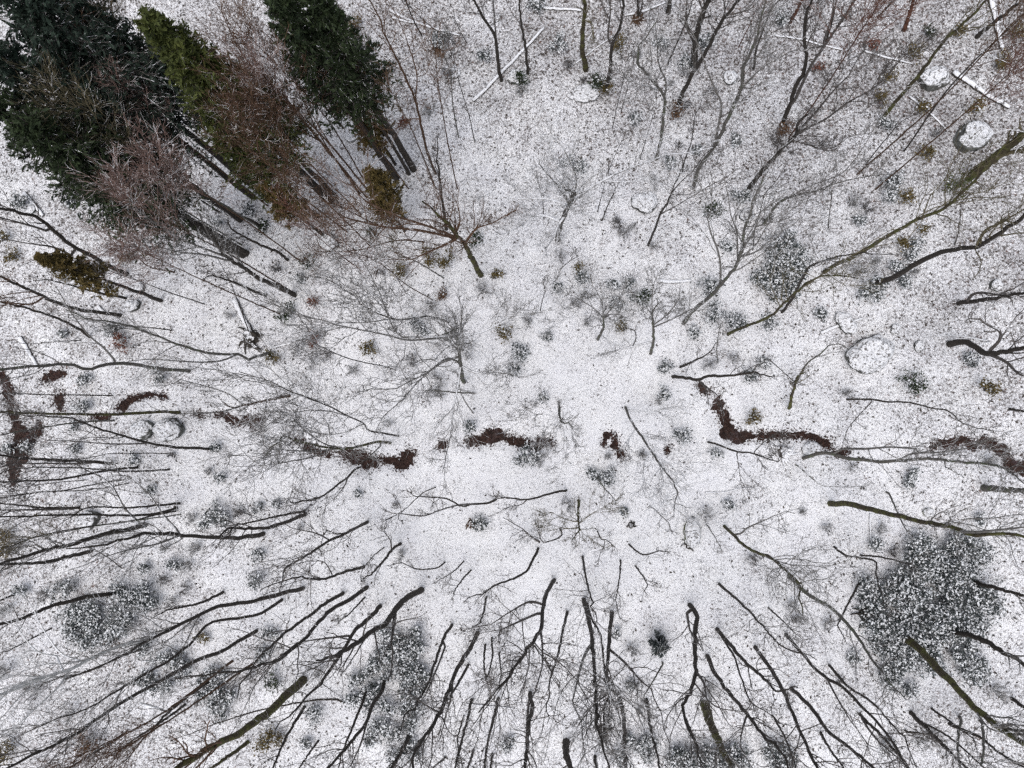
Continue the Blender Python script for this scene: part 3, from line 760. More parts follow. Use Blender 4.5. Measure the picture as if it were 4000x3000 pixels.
# left, upper middle
T('10', 'dark', 56, "1090,705 900,620 750,530 560,420 430,300 300,210 0,140", ["430,345 260,290 -20,215", "640,560 470,480 290,450"])
T('10', 'dark', 15, "1775,970 1500,880 1230,780 1000,700", dens=0.9)
T('10', 'dark', 32, "1075,912 900,880 700,830 510,780")
T('10', 'dark', 46, "1045,1065 850,1040 650,1010 480,950 330,880 150,800 -20,720", ["360,925 250,970 0,945"], twig='brown')
T('10', 'dark', 36, "785,1270 700,1190 520,1100 380,1050 220,1000 0,950", twig='brown')
T('10', 'dark', 46, "1112,152 950,80 740,0 560,-80")
T('10', 'dark', 30, "1890,170 1750,80 1640,-10")
T('10', 'dark', 30, "2240,280 1980,155 1780,20 1600,-110")
T('11', 'dark', 36, "272,590 190,520 0,440 -200,330")
T('11', 'dark', 62, "332,892 200,820 30,750 -130,640 -260,560", ["-220,600 -430,545 -660,520", "-260,560 -612,420 -850,280", "-260,560 -400,380 -510,150"], dens=1.3, twig='grey', desc="thick dark tree with whitish crown boughs below the pink crowns at left")
T('10', 'dark', 38, "2290,890 2212,862 2050,790 1910,745")
T('10', 'grey', 44, "1645,1545 1400,1530 1150,1490 960,1480 740,1530 560,1490 0,1530", ["1010,1475 900,1350 770,1240 640,1080"])
T('11', 'grey', 34, "150,1375 0,1425 -80,1450 -150,1400 -360,1400 -610,1340 -810,1260 -1060,1170", ["-150,1400 -310,1460 -510,1470 -810,1450"])
T('10', 'dark', 13, "710,1280 560,1290 380,1300")
T('10', 'dark', 15, "2160,1240 2060,960 1960,700", h=5, dens=0.4)
T('10', 'dark', 16, "1480,1190 1200,1165 950,1150")
T('10', 'brown', 22, "1500,690 1300,650 1180,560", dens=1.4, twig='pink')
# centre left
T('11', 'olive', 66, "1945,725 1880,600 1820,480 1750,390 1690,310", ["1750,390 1600,470 1430,545 1360,580", "1800,450 1900,320 1990,285", "1750,400 1500,300 1250,220 1000,110", "1740,400 1400,330 1100,300 800,230"], h=8, dens=1.8, twig='brown', label="shaggy brown tree with broken pale boughs left of the photo's centre", spread=1.2)
T('11', 'dark', 38, "1650,335 1620,150 1600,0 1580,-200")
T('11', 'dark', 22, "1662,1118 1490,1075 1400,1090 1180,1095 950,1000", ["1180,1095 1000,900 800,760", "1180,1095 900,1130 640,1120"], dens=1.6, twig='grey')
T('11', 'grey', 48, "1790,1640 1770,1500 1750,1330 1740,1250", ["1740,1250 1500,1270 1300,1280 1150,1240 950,1200 700,1150", "1300,1280 1190,1180 1100,960 1060,850", "1750,1250 1950,1210 2100,1140 2200,1090", "1770,1480 1650,1440 1480,1560 1300,1650", "1760,1420 1580,1490 1400,1640 1260,1800", "1770,1500 1740,1700 1700,1900 1690,2080", "1770,1500 1900,1560 2060,1560"], h=10, dens=2.0, twig='grey', rise=0.3, label="big grey bare tree with a wide spreading crown at the middle left", spread=1.1)
T('11', 'dark', 15, "1205,1537 1080,1500 920,1470 750,1420 550,1330", dens=1.2)
T('11', 'dark', 11, "1290,860 1180,690 1100,600")
T('11', 'brown', 20, "1190,320 1000,260 700,110", ["1000,260 820,250 520,210"], dens=1.6)
T('11', 'brown', 18, "1470,430 1200,420 900,500 620,520", ["1200,420 960,330 640,330"], dens=1.6)
T('11', 'brown', 15, "1530,930 1300,800 1050,600 820,520", dens=1.5, twig='pink')
T('11', 'grey', 16, "1620,740 1420,620 1200,520", dens=1.4, twig='olive')
# centre right
T('12', 'snowy', 64, "395,400 425,260 500,110 540,20", ["500,110 400,-50 330,-130", "540,20 650,-20 800,-110 1000,-200 1250,-290", "460,200 400,290 360,390", "500,120 300,60 80,60", "530,40 560,-100 520,-220", "430,260 250,200 120,260"], h=9, dens=1.6, rise=0.3, label="snow-laden tree with wide white branches above the photo's centre")
T('12', 'dark', 28, "1175,462 1230,330 1280,190 1345,90 1390,-30", ["1280,190 1400,130 1500,70 1620,0 1720,-60"])
T('12', 'dark', 17, "780,242 830,110 890,-20")
T('12', 'dark', 13, "740,170 770,50 800,-60")
T('12', 'dark', 12, "272,222 268,100 240,-20")
T('12', 'grey', 44, "1480,1137 1560,1030 1680,930 1800,810 1920,650 1980,530 2000,400", ["1980,560 2100,520 2200,440", "1950,580 1940,350 1890,200", "1800,810 1800,620 1770,480 1720,360 1690,230", "1990,500 2090,340 2130,200"], dens=1.1)
T('12', 'olive', 36, "1870,1222 2000,1170 2150,1110 2260,1050 2350,960 2500,830", ["2500,830 2650,730 2830,610"])
T('12', 'grey', 34, "740,1272 790,1170 790,1090", ["790,1090 700,1000 540,900", "790,1090 780,960 720,840", "790,1090 880,980 960,860", "790,1090 640,1060 430,1110", "790,1100 840,1060 930,1060"], h=4.5, dens=1.5, rise=0.4)
T('12', 'grey', 36, "1195,1402 1220,1290 1220,1150 1210,1040", ["1215,1290 1060,1330 890,1370", "1220,1150 1340,1060 1450,920", "1220,1150 1100,1040 960,1010", "1222,1170 1400,1090 1560,1010", "1212,1050 1210,900 1230,780"], h=4.5, dens=1.5, rise=0.4)
T('12', 'dark', 14, "1040,1340 1072,1260 1055,1195 990,1180", h=2)
T('12', 'dark', 12, "240,1042 265,930 285,850 272,780", h=2.2)
T('12', 'dark', 38, "1380,1592 1500,1605 1620,1620 1700,1590 1850,1590 2100,1555", ["1600,1620 1700,1700 1760,1740"], h=6, dens=1.1)
T('12', 'dark', 30, "1455,1512 1540,1475 1645,1425", h=4, dens=0.8)
T('12', 'grey', 13, "1780,1480 1770,1350 1790,1200", h=3)
T('12', 'dark', 12, "415,672 480,610 560,560", h=2)
T('12', 'dark', 14, "2085,500 2095,350 2150,150 2180,20")
# right
T('13', 'olive', 46, "480,692 600,620 750,550 900,460 1050,370 1250,260 1500,150 1650,40", dens=1.2, twig='olive')
T('13', 'dark', 58, "900,795 1080,740 1230,650 1400,560 1600,490 1800,480 1950,390 2230,190", ["1790,480 1880,330 2000,270 2230,140"], dens=1.1, twig='olive')
T('13', 'dark', 15, "1610,472 1650,310 1670,90")
T('13', 'dark', 50, "1650,965 1800,940 1960,920 2100,890 2240,865", ["1720,955 1760,890 1850,870 2000,890"])
T('13', 'dark', 72, "1572,1312 1720,1295 1800,1350 1900,1395 2020,1380 2240,1340", ["1900,1395 2060,1470 2150,1560 2240,1600", "1900,1385 2000,1280 2000,1200 1900,1150 1830,1100"], h=6)
T('13', 'dark', 14, "520,335 530,200 550,50 545,-40", dens=0.6)
T('13', 'dark', 32, "130,1035 220,900 330,690 400,620 600,560", dens=1.2, twig='grey')
T('13', 'grey', 24, "245,1650 330,1490 450,1400 520,1330", h=4)
T('13', 'dark', 13, "-10,1430 60,1490 150,1570 210,1620", h=2)
T('23', 'olive', 40, "190,215 200,110 230,20 250,-60", h=2.5)
T('13', 'white', 14, "1930,1290 1700,1360 1500,1395", ["1500,1395 1340,1320", "1930,1290 1600,1240 1370,1262"], h=3, dens=0.3, ext=0.3, rise=0.2, label="thin white bough arching over the dark bent trunk at the right")
T('23', 'dark', 24, "680,130 860,132 1050,155 1230,160 1420,210 1550,230 1680,340", ["900,150 760,300 690,390 650,500"], h=4)
T('23', 'grey', 42, "300,650 420,600 530,600 700,640 880,660 1050,675 1250,650 1450,655 1850,690", ["1130,660 1250,600 1480,590 1750,550", "590,590 650,560 850,560 1050,545 1280,560"], h=8, dens=1.3)
T('23', 'grey', 15, "235,690 320,760 400,830 480,880 700,890", h=2)
T('23', 'grey', 74, "1845,895 2000,910 2230,922", twig='grey')
T('23', 'dark', 34, "2080,215 2150,225 2240,240")
T('23', 'olive', 60, "535,1035 700,1035 850,1070 1000,1110 1200,1160 1400,1200 1600,1240 1720,1290", ["1650,1280 1850,1275 2230,1235"], twig='grey')
T('23', 'dark', 26, "560,1400 670,1480 800,1500 930,1535 935,1650 960,1760", h=4.5)
T('23', 'dark', 22, "790,1478 1000,1500 1230,1560")
T('23', 'grey', 22, "1040,930 1110,1090 1180,1240", h=3.5)
# left, lower middle
T('20', 'dark', 17, "992,100 700,95 300,90 60,80")
T('20', 'olive', 36, "1560,245 1380,240 1000,265 700,260 400,255 0,240", twig='grey', dens=1.2)
T('20', 'grey', 24, "1000,315 700,330 400,370 0,440")
T('20', 'dark', 34, "1832,560 1500,545 1250,500 1050,440 900,400 700,330", ["1300,512 1100,518 900,515 600,490"])
T('20', 'dark', 14, "1480,600 1000,600 800,630 600,670")
T('20', 'dark', 40, "985,690 700,665 400,655 200,640 0,620", ["830,678 600,690 400,685 150,690"])
T('20', 'dark', 30, "1205,715 950,745 700,790 450,830 200,840 0,850")
T('20', 'dark', 22, "1478,738 1200,755 1000,748 700,728 300,720")
T('20', 'dark', 17, "1050,828 800,870 550,920 300,940 0,990")
T('20', 'dark', 15, "1115,855 950,890 700,920 400,930 100,960")
T('20', 'dark', 12, "750,830 500,850 200,890")
T('20', 'dark', 28, "692,1068 400,1070 200,1050 0,1030", ["680,1075 400,1085 0,1090"])
T('20', 'dark', 28, "1572,1030 1350,1050 1100,1070 800,1060")
T('20', 'dark', 30, "1545,1062 1350,1120 1150,1135 700,1130 0,1150")
T('20', 'dark', 20, "1535,1095 1350,1130 1100,1190 700,1240 300,1320")
T('21', 'dark', 46, "430,1120 250,1200 100,1240 0,1250 -210,1245")
T('21', 'dark', 28, "422,1098 200,1140 0,1185 -120,1210")
T('21', 'dark', 52, "60,1295 0,1312 -210,1330 -460,1320 -710,1300 -970,1290", ["-650,1290 -800,1130 -930,950 -1100,800", "-640,1300 -850,1380 -1100,1430"], dens=1.2, twig='grey')
T('20', 'dark', 58, "1255,1215 1100,1255 900,1300 600,1390 400,1430 200,1500", ["1220,1220 1080,1080 980,900 900,820"], twig='grey', dens=1.3)
T('20', 'dark', 48, "802,1440 600,1490 380,1540 200,1550 0,1560")
T('20', 'dark', 15, "1060,1600 950,1510 820,1430", h=2.5)
T('21', 'brown', 38, "292,98 150,130 0,160 -110,185", ["-110,185 -212,100 -360,40 -660,-40", "-80,170 -310,240 -700,260", "95,138 70,260 40,330"], twig='grey', dens=1.2)
# centre, lower
T('21', 'olive', 32, "1145,510 1050,500 880,540 700,560 500,525 330,480", ["760,550 600,520 420,400 290,260", "700,560 450,580 100,560", "640,580 450,640 100,700", "1085,525 1020,590 960,640"], twig='grey', dens=1.5)
T('21', 'dark', 21, "1222,450 1080,420 970,400 930,340 800,280 650,200 400,100", ["930,340 760,420 560,440", "800,280 600,230 330,240"], twig='grey', dens=1.4)
T('21', 'dark', 27, "872,718 790,810 720,860 550,980 400,1010", ["790,815 770,870 735,920", "720,860 620,940 500,1010"])
T('21', 'dark', 14, "1550,890 1430,950 1300,1070 1180,1150", h=3)
T('21', 'dark', 26, "2092,985 2000,1030 1880,1035 1780,1055 1640,990 1450,975", ["1890,1035 1750,1045 1560,1100 1450,1140 1250,1120"], h=4)
T('21', 'dark', 36, "962,1190 850,1250 740,1310 620,1360 450,1470 300,1560", ["940,1195 800,1275 700,1300", "640,1350 520,1290 380,1260"])
T('21', 'dark', 34, "1255,1375 1180,1425 1100,1530 1000,1640", ["1170,1420 1160,1350 1110,1280"], h=4)
T('21', 'dark', 16, "1112,1408 1030,1470 950,1560")
T('21', 'dark', 36, "942,1580 800,1612 690,1650 560,1690 400,1670", ["660,1650 610,1560 560,1530 500,1530"])
T('21', 'dark', 18, "1792,1535 1720,1610 1640,1660", h=3)
T('21', 'dark', 22, "1855,1610 1790,1680 1720,1780", h=3.5)
T('21', 'dark', 18, "1632,1540 1560,1590 1400,1600 1270,1550", h=3)
T('21', 'grey', 22, "1890,80 1700,70 1500,50", dens=1.3, h=3)
T('21', 'grey', 15, "1880,260 1780,100 1740,-80", dens=1.2, h=4)
T('22', 'grey', 34, "405,150 410,250 422,320", ["422,320 300,380 250,470", "422,320 380,430 350,520", "425,320 450,440 440,600", "420,310 250,260 20,320", "425,315 500,360 520,450", "420,310 300,220 180,190"], h=5, dens=1.3, rise=0.4)
T('22', 'snowy', 28, "975,185 1020,300 1070,380 1150,500 1210,590 1280,700 1400,850", ["1200,580 1140,700 1130,880", "1070,385 1010,480 1000,600", "1210,590 1340,680 1500,690", "990,230 1150,230 1380,210", "1060,360 1120,440 1220,470"], h=9, dens=1.4)
T('22', 'grey', 17, "728,740 750,830 800,900 890,1000", h=2.5)
T('22', 'dark', 27, "482,915 350,940 220,980 100,1000 0,985 -60,980", ["130,1000 80,1040 -20,1060"], h=4)
T('22', 'olive', 32, "580,1008 570,1130 585,1260", ["580,1190 500,1180 420,1150 350,1110", "590,1200 660,1140 800,1060", "585,1250 620,1300 680,1330", "580,1240 480,1250 330,1220"], h=4.5, dens=1.3, rise=0.5)
T('22', 'dark', 19, "412,1248 432,1300 380,1340 270,1362 230,1290", h=3)
T('22', 'dark', 31, "232,1410 180,1520 130,1610 40,1670 -100,1720 -200,1770", ["250,1370 180,1330 90,1250"], h=5.5)
T('22', 'dark', 16, "738,1268 770,1340 820,1350 880,1400", ["800,1365 790,1420 755,1475"], h=2.5)
T('22', 'dark', 22, "1008,1388 1100,1460 1170,1472 1270,1440", h=3)
T('22', 'dark', 27, "610,1495 630,1620 660,1760 700,1890")
T('22', 'dark', 21, "940,1525 930,1660 905,1830", h=4)
T('22', 'dark', 21, "1068,1575 1130,1660 1170,1730", h=3)
T('22', 'olive', 36, "1838,1228 1920,1310 2000,1390 2100,1450 2230,1495 2320,1570 2480,1720", ["1925,1300 1980,1290 2040,1240 2200,1170", "2150,1470 2260,1520 2400,1560"], twig='grey', dens=1.2)
T('22', 'grey', 14, "1680,1210 1740,1300 1792,1395", h=3)
T('22', 'dark', 14, "1172,1050 1230,1080 1290,1140 1345,1190", h=2.5)
T('22', 'dark', 24, "1690,498 1800,530 1930,582 2080,600 2230,655", ["1940,590 1960,720 1980,870", "2080,600 2180,500 2300,420"], h=4.5, dens=1.2)
# bottom left
T('30', 'dark', 30, "580,85 400,110 200,170 80,220 -10,238")
T('30', 'dark', 20, "1102,80 1000,130 850,165")
T('31', 'dark', 28, "232,65 100,95 0,120 -160,148 -270,185 -420,265 -540,320", twig='grey', dens=1.3)
T('31', 'dark', 20, "130,115 0,195 -220,230 -320,330 -420,410 -520,470 -670,560", twig='grey', dens=1.2)
T('30', 'dark', 25, "1275,270 1100,370 950,430 850,490 700,570 580,640 450,730 350,800 150,890", dens=1.2)
T('30', 'dark', 22, "1045,515 940,590 820,690 740,780")
T('30', 'dark', 18, "912,640 820,710 680,800")
T('30', 'dark', 13, "725,355 600,400 420,480 300,500")
T('30', 'dark', 12, "252,260 120,330 50,365")
T('30', 'white', 24, "725,325 600,345 470,400 350,460 200,510 0,590", ["470,400 360,430 240,435", "350,460 280,560 150,680 100,750", "300,480 200,500 90,490", "280,490 140,520 10,580", "300,480 130,570 20,690", "200,510 60,560 -20,640", "420,425 300,380 200,240 170,170", "300,400 180,370 80,250"], twig='white', dens=0.8, rise=0.35, label="bone-white birch with fanning boughs at the left edge of the lower left")
T('31', 'olive', 54, "240,508 150,590 60,680 0,720 -80,780 -190,830 -370,940", twig='brown', dens=1.3)
T('30', 'olive', 26, "1222,830 1080,930 980,1000", dens=1.2)
T('30', 'dark', 17, "102,80 0,120 -60,145")
T('30', 'dark', 20, "620,780 480,870 330,960", twig='brown')
T('31', 'dark', 14, "455,650 400,612 250,622 0,670 -250,750", h=4)
# bottom, left of centre
T('31', 'dark', 23, "432,85 350,130 260,200 150,280 50,370")
T('31', 'dark', 27, "552,55 450,125 380,160 300,240 210,340 100,420 0,450")
T('31', 'dark', 12, "540,105 470,180 440,205")
T('31', 'dark', 27, "620,145 560,210 490,270 450,340 400,420 320,530", ["470,295 380,305 250,322"])
T('31', 'dark', 40, "822,70 740,110 690,170 640,240 580,270 520,320 440,365", ["690,180 680,260 670,335"])
T('31', 'dark', 20, "972,240 930,310 880,450 850,540 800,620", ["945,330 900,450 840,590"])
T('31', 'dark', 28, "1097,285 1060,360 1010,440 975,510 900,700 790,860", ["975,510 968,600 940,690"])
T('31', 'dark', 18, "1055,438 1010,520 960,600 890,710")
T('31', 'dark', 16, "1142,105 1130,170 1110,235", h=3)
T('31', 'dark', 15, "1135,340 1130,430 1140,510", h=3)
T('31', 'dark', 15, "1168,310 1172,400 1150,490")
T('31', 'dark', 12, "1205,380 1215,485", h=2.5)
T('31', 'dark', 20, "1070,610 1040,740 1010,860 980,970")
T('31', 'dark', 20, "1202,610 1180,700 1150,820 1130,970")
T('31', 'dark', 13, "1032,690 1000,800 1005,870")
T('31', 'dark', 18, "1077,868 1045,970")
T('31', 'dark', 18, "1172,880 1160,970")
T('31', 'dark', 25, "640,500 620,580 570,650 550,720 480,810 360,950", ["550,720 520,830 470,940"])
T('31', 'dark', 20, "557,550 510,670 470,770 430,870")
T('31', 'dark', 30, "762,785 710,890 660,970")
T('31', 'dark', 21, "245,640 190,730 140,820 80,960")
T('31', 'dark', 15, "315,808 270,870 210,960")
T('31', 'dark', 13, "940,898 890,940 860,980")
# bottom, right of centre
T('32', 'dark', 27, "210,25 170,90 155,150 140,260 80,360 0,470", ["155,140 80,130 -30,190", "140,180 70,210 -60,270", "140,260 150,340 150,450"], dens=1.3)
T('32', 'dark', 18, "275,180 250,280 230,380 190,510")
T('32', 'dark', 28, "355,118 375,200 395,300 405,420 415,560 418,680", ["395,330 350,420 300,620"], dens=1.3, twig='grey')
T('32', 'dark', 15, "372,140 400,220 440,300 455,440 470,560")
T('32', 'dark', 27, "497,185 485,270 480,360 470,480 480,590", ["485,365 560,430 640,520 690,560"], dens=1.2)
T('32', 'dark', 30, "880,145 915,200 905,300 910,470 890,560 850,640", ["910,470 950,530 965,610", "866,175 880,260 897,290"], dens=1.1)
T('32', 'olive', 58, "958,640 980,720 1020,810 1060,900", twig='grey')
T('32', 'dark', 27, "970,400 1000,470 1060,560 1130,640 1200,730 1260,810", ["1160,700 1140,770 1130,840"])
T('32', 'dark', 25, "1015,262 1090,350 1160,430 1275,530")
T('32', 'dark', 14, "1045,310 1100,400 1140,520 1180,625")
T('32', 'dark', 17, "1025,38 1120,120 1190,190 1275,285")
T('32', 'dark', 25, "1203,348 1269,440 1330,540 1390,680 1440,800 1510,950", dens=1.1)
T('32', 'dark', 30, "87,588 100,650 80,760 70,900 65,970", ["86,605 75,720 70,860"])
T('32', 'dark', 28, "530,598 550,680 560,800 562,970")
T('32', 'dark', 21, "670,618 685,750 710,850 735,950")
T('32', 'dark', 48, "268,832 270,890 295,970")
T('32', 'dark', 26, "410,900 425,970")
T('32', 'dark', 13, "850,680 890,770 925,850")
T('32', 'grey', 12, "750,432 700,520 655,590", ["725,455 690,475 630,510"], h=3)
# bottom right
T('33', 'dark', 20, "88,290 200,420 280,500 370,550 470,650 580,770 690,940", ["290,505 340,600 410,720"])
T('33', 'grey', 24, "100,0 200,90 330,170 450,310 520,430", h=8)
T('33', 'dark', 24, "110,550 220,660 290,760 400,850 540,960")
T('33', 'dark', 14, "20,688 80,790 130,920")
T('33', 'dark', 17, "300,438 400,550 520,630 650,775")
T('33', 'dark', 20, "450,680 560,790 650,890 700,960", ["455,690 530,800 640,900"])
T('33', 'dark', 28, "708,678 790,760 880,850 990,960")
T('33', 'dark', 14, "745,715 900,800 1060,940")
T('33', 'dark', 19, "900,738 1050,800 1150,880 1270,950")
T('33', 'dark', 14, "808,655 900,720 1010,800")
T('33', 'olive', 46, "640,280 750,360 850,470 950,570 1030,660 1120,730 1220,800 1290,840", ["1110,720 1200,760 1290,770"], twig='grey', dens=1.1)
T('33', 'dark', 36, "900,270 1050,310 1150,370 1230,410 1290,460", twig='grey')
T('33', 'dark', 28, "1010,10 1050,40 1150,65 1290,105", twig='grey')
T('33', 'dark', 16, "460,20 380,170 345,245", h=4)
T('33', 'dark', 26, "1222,615 1290,670")
T('33', 'dark', 18, "255,765 300,850 380,960")
T('33', 'dark', 12, "0,155 60,210 122,272")
T('33', 'dark', 14, "680,770 800,785", h=1.5)
T('33', 'grey', 18, "960,700 940,820 950,950", h=7, dens=1.2)
T('33', 'grey', 18, "1060,720 1070,830 1060,940", h=7, dens=1.2)

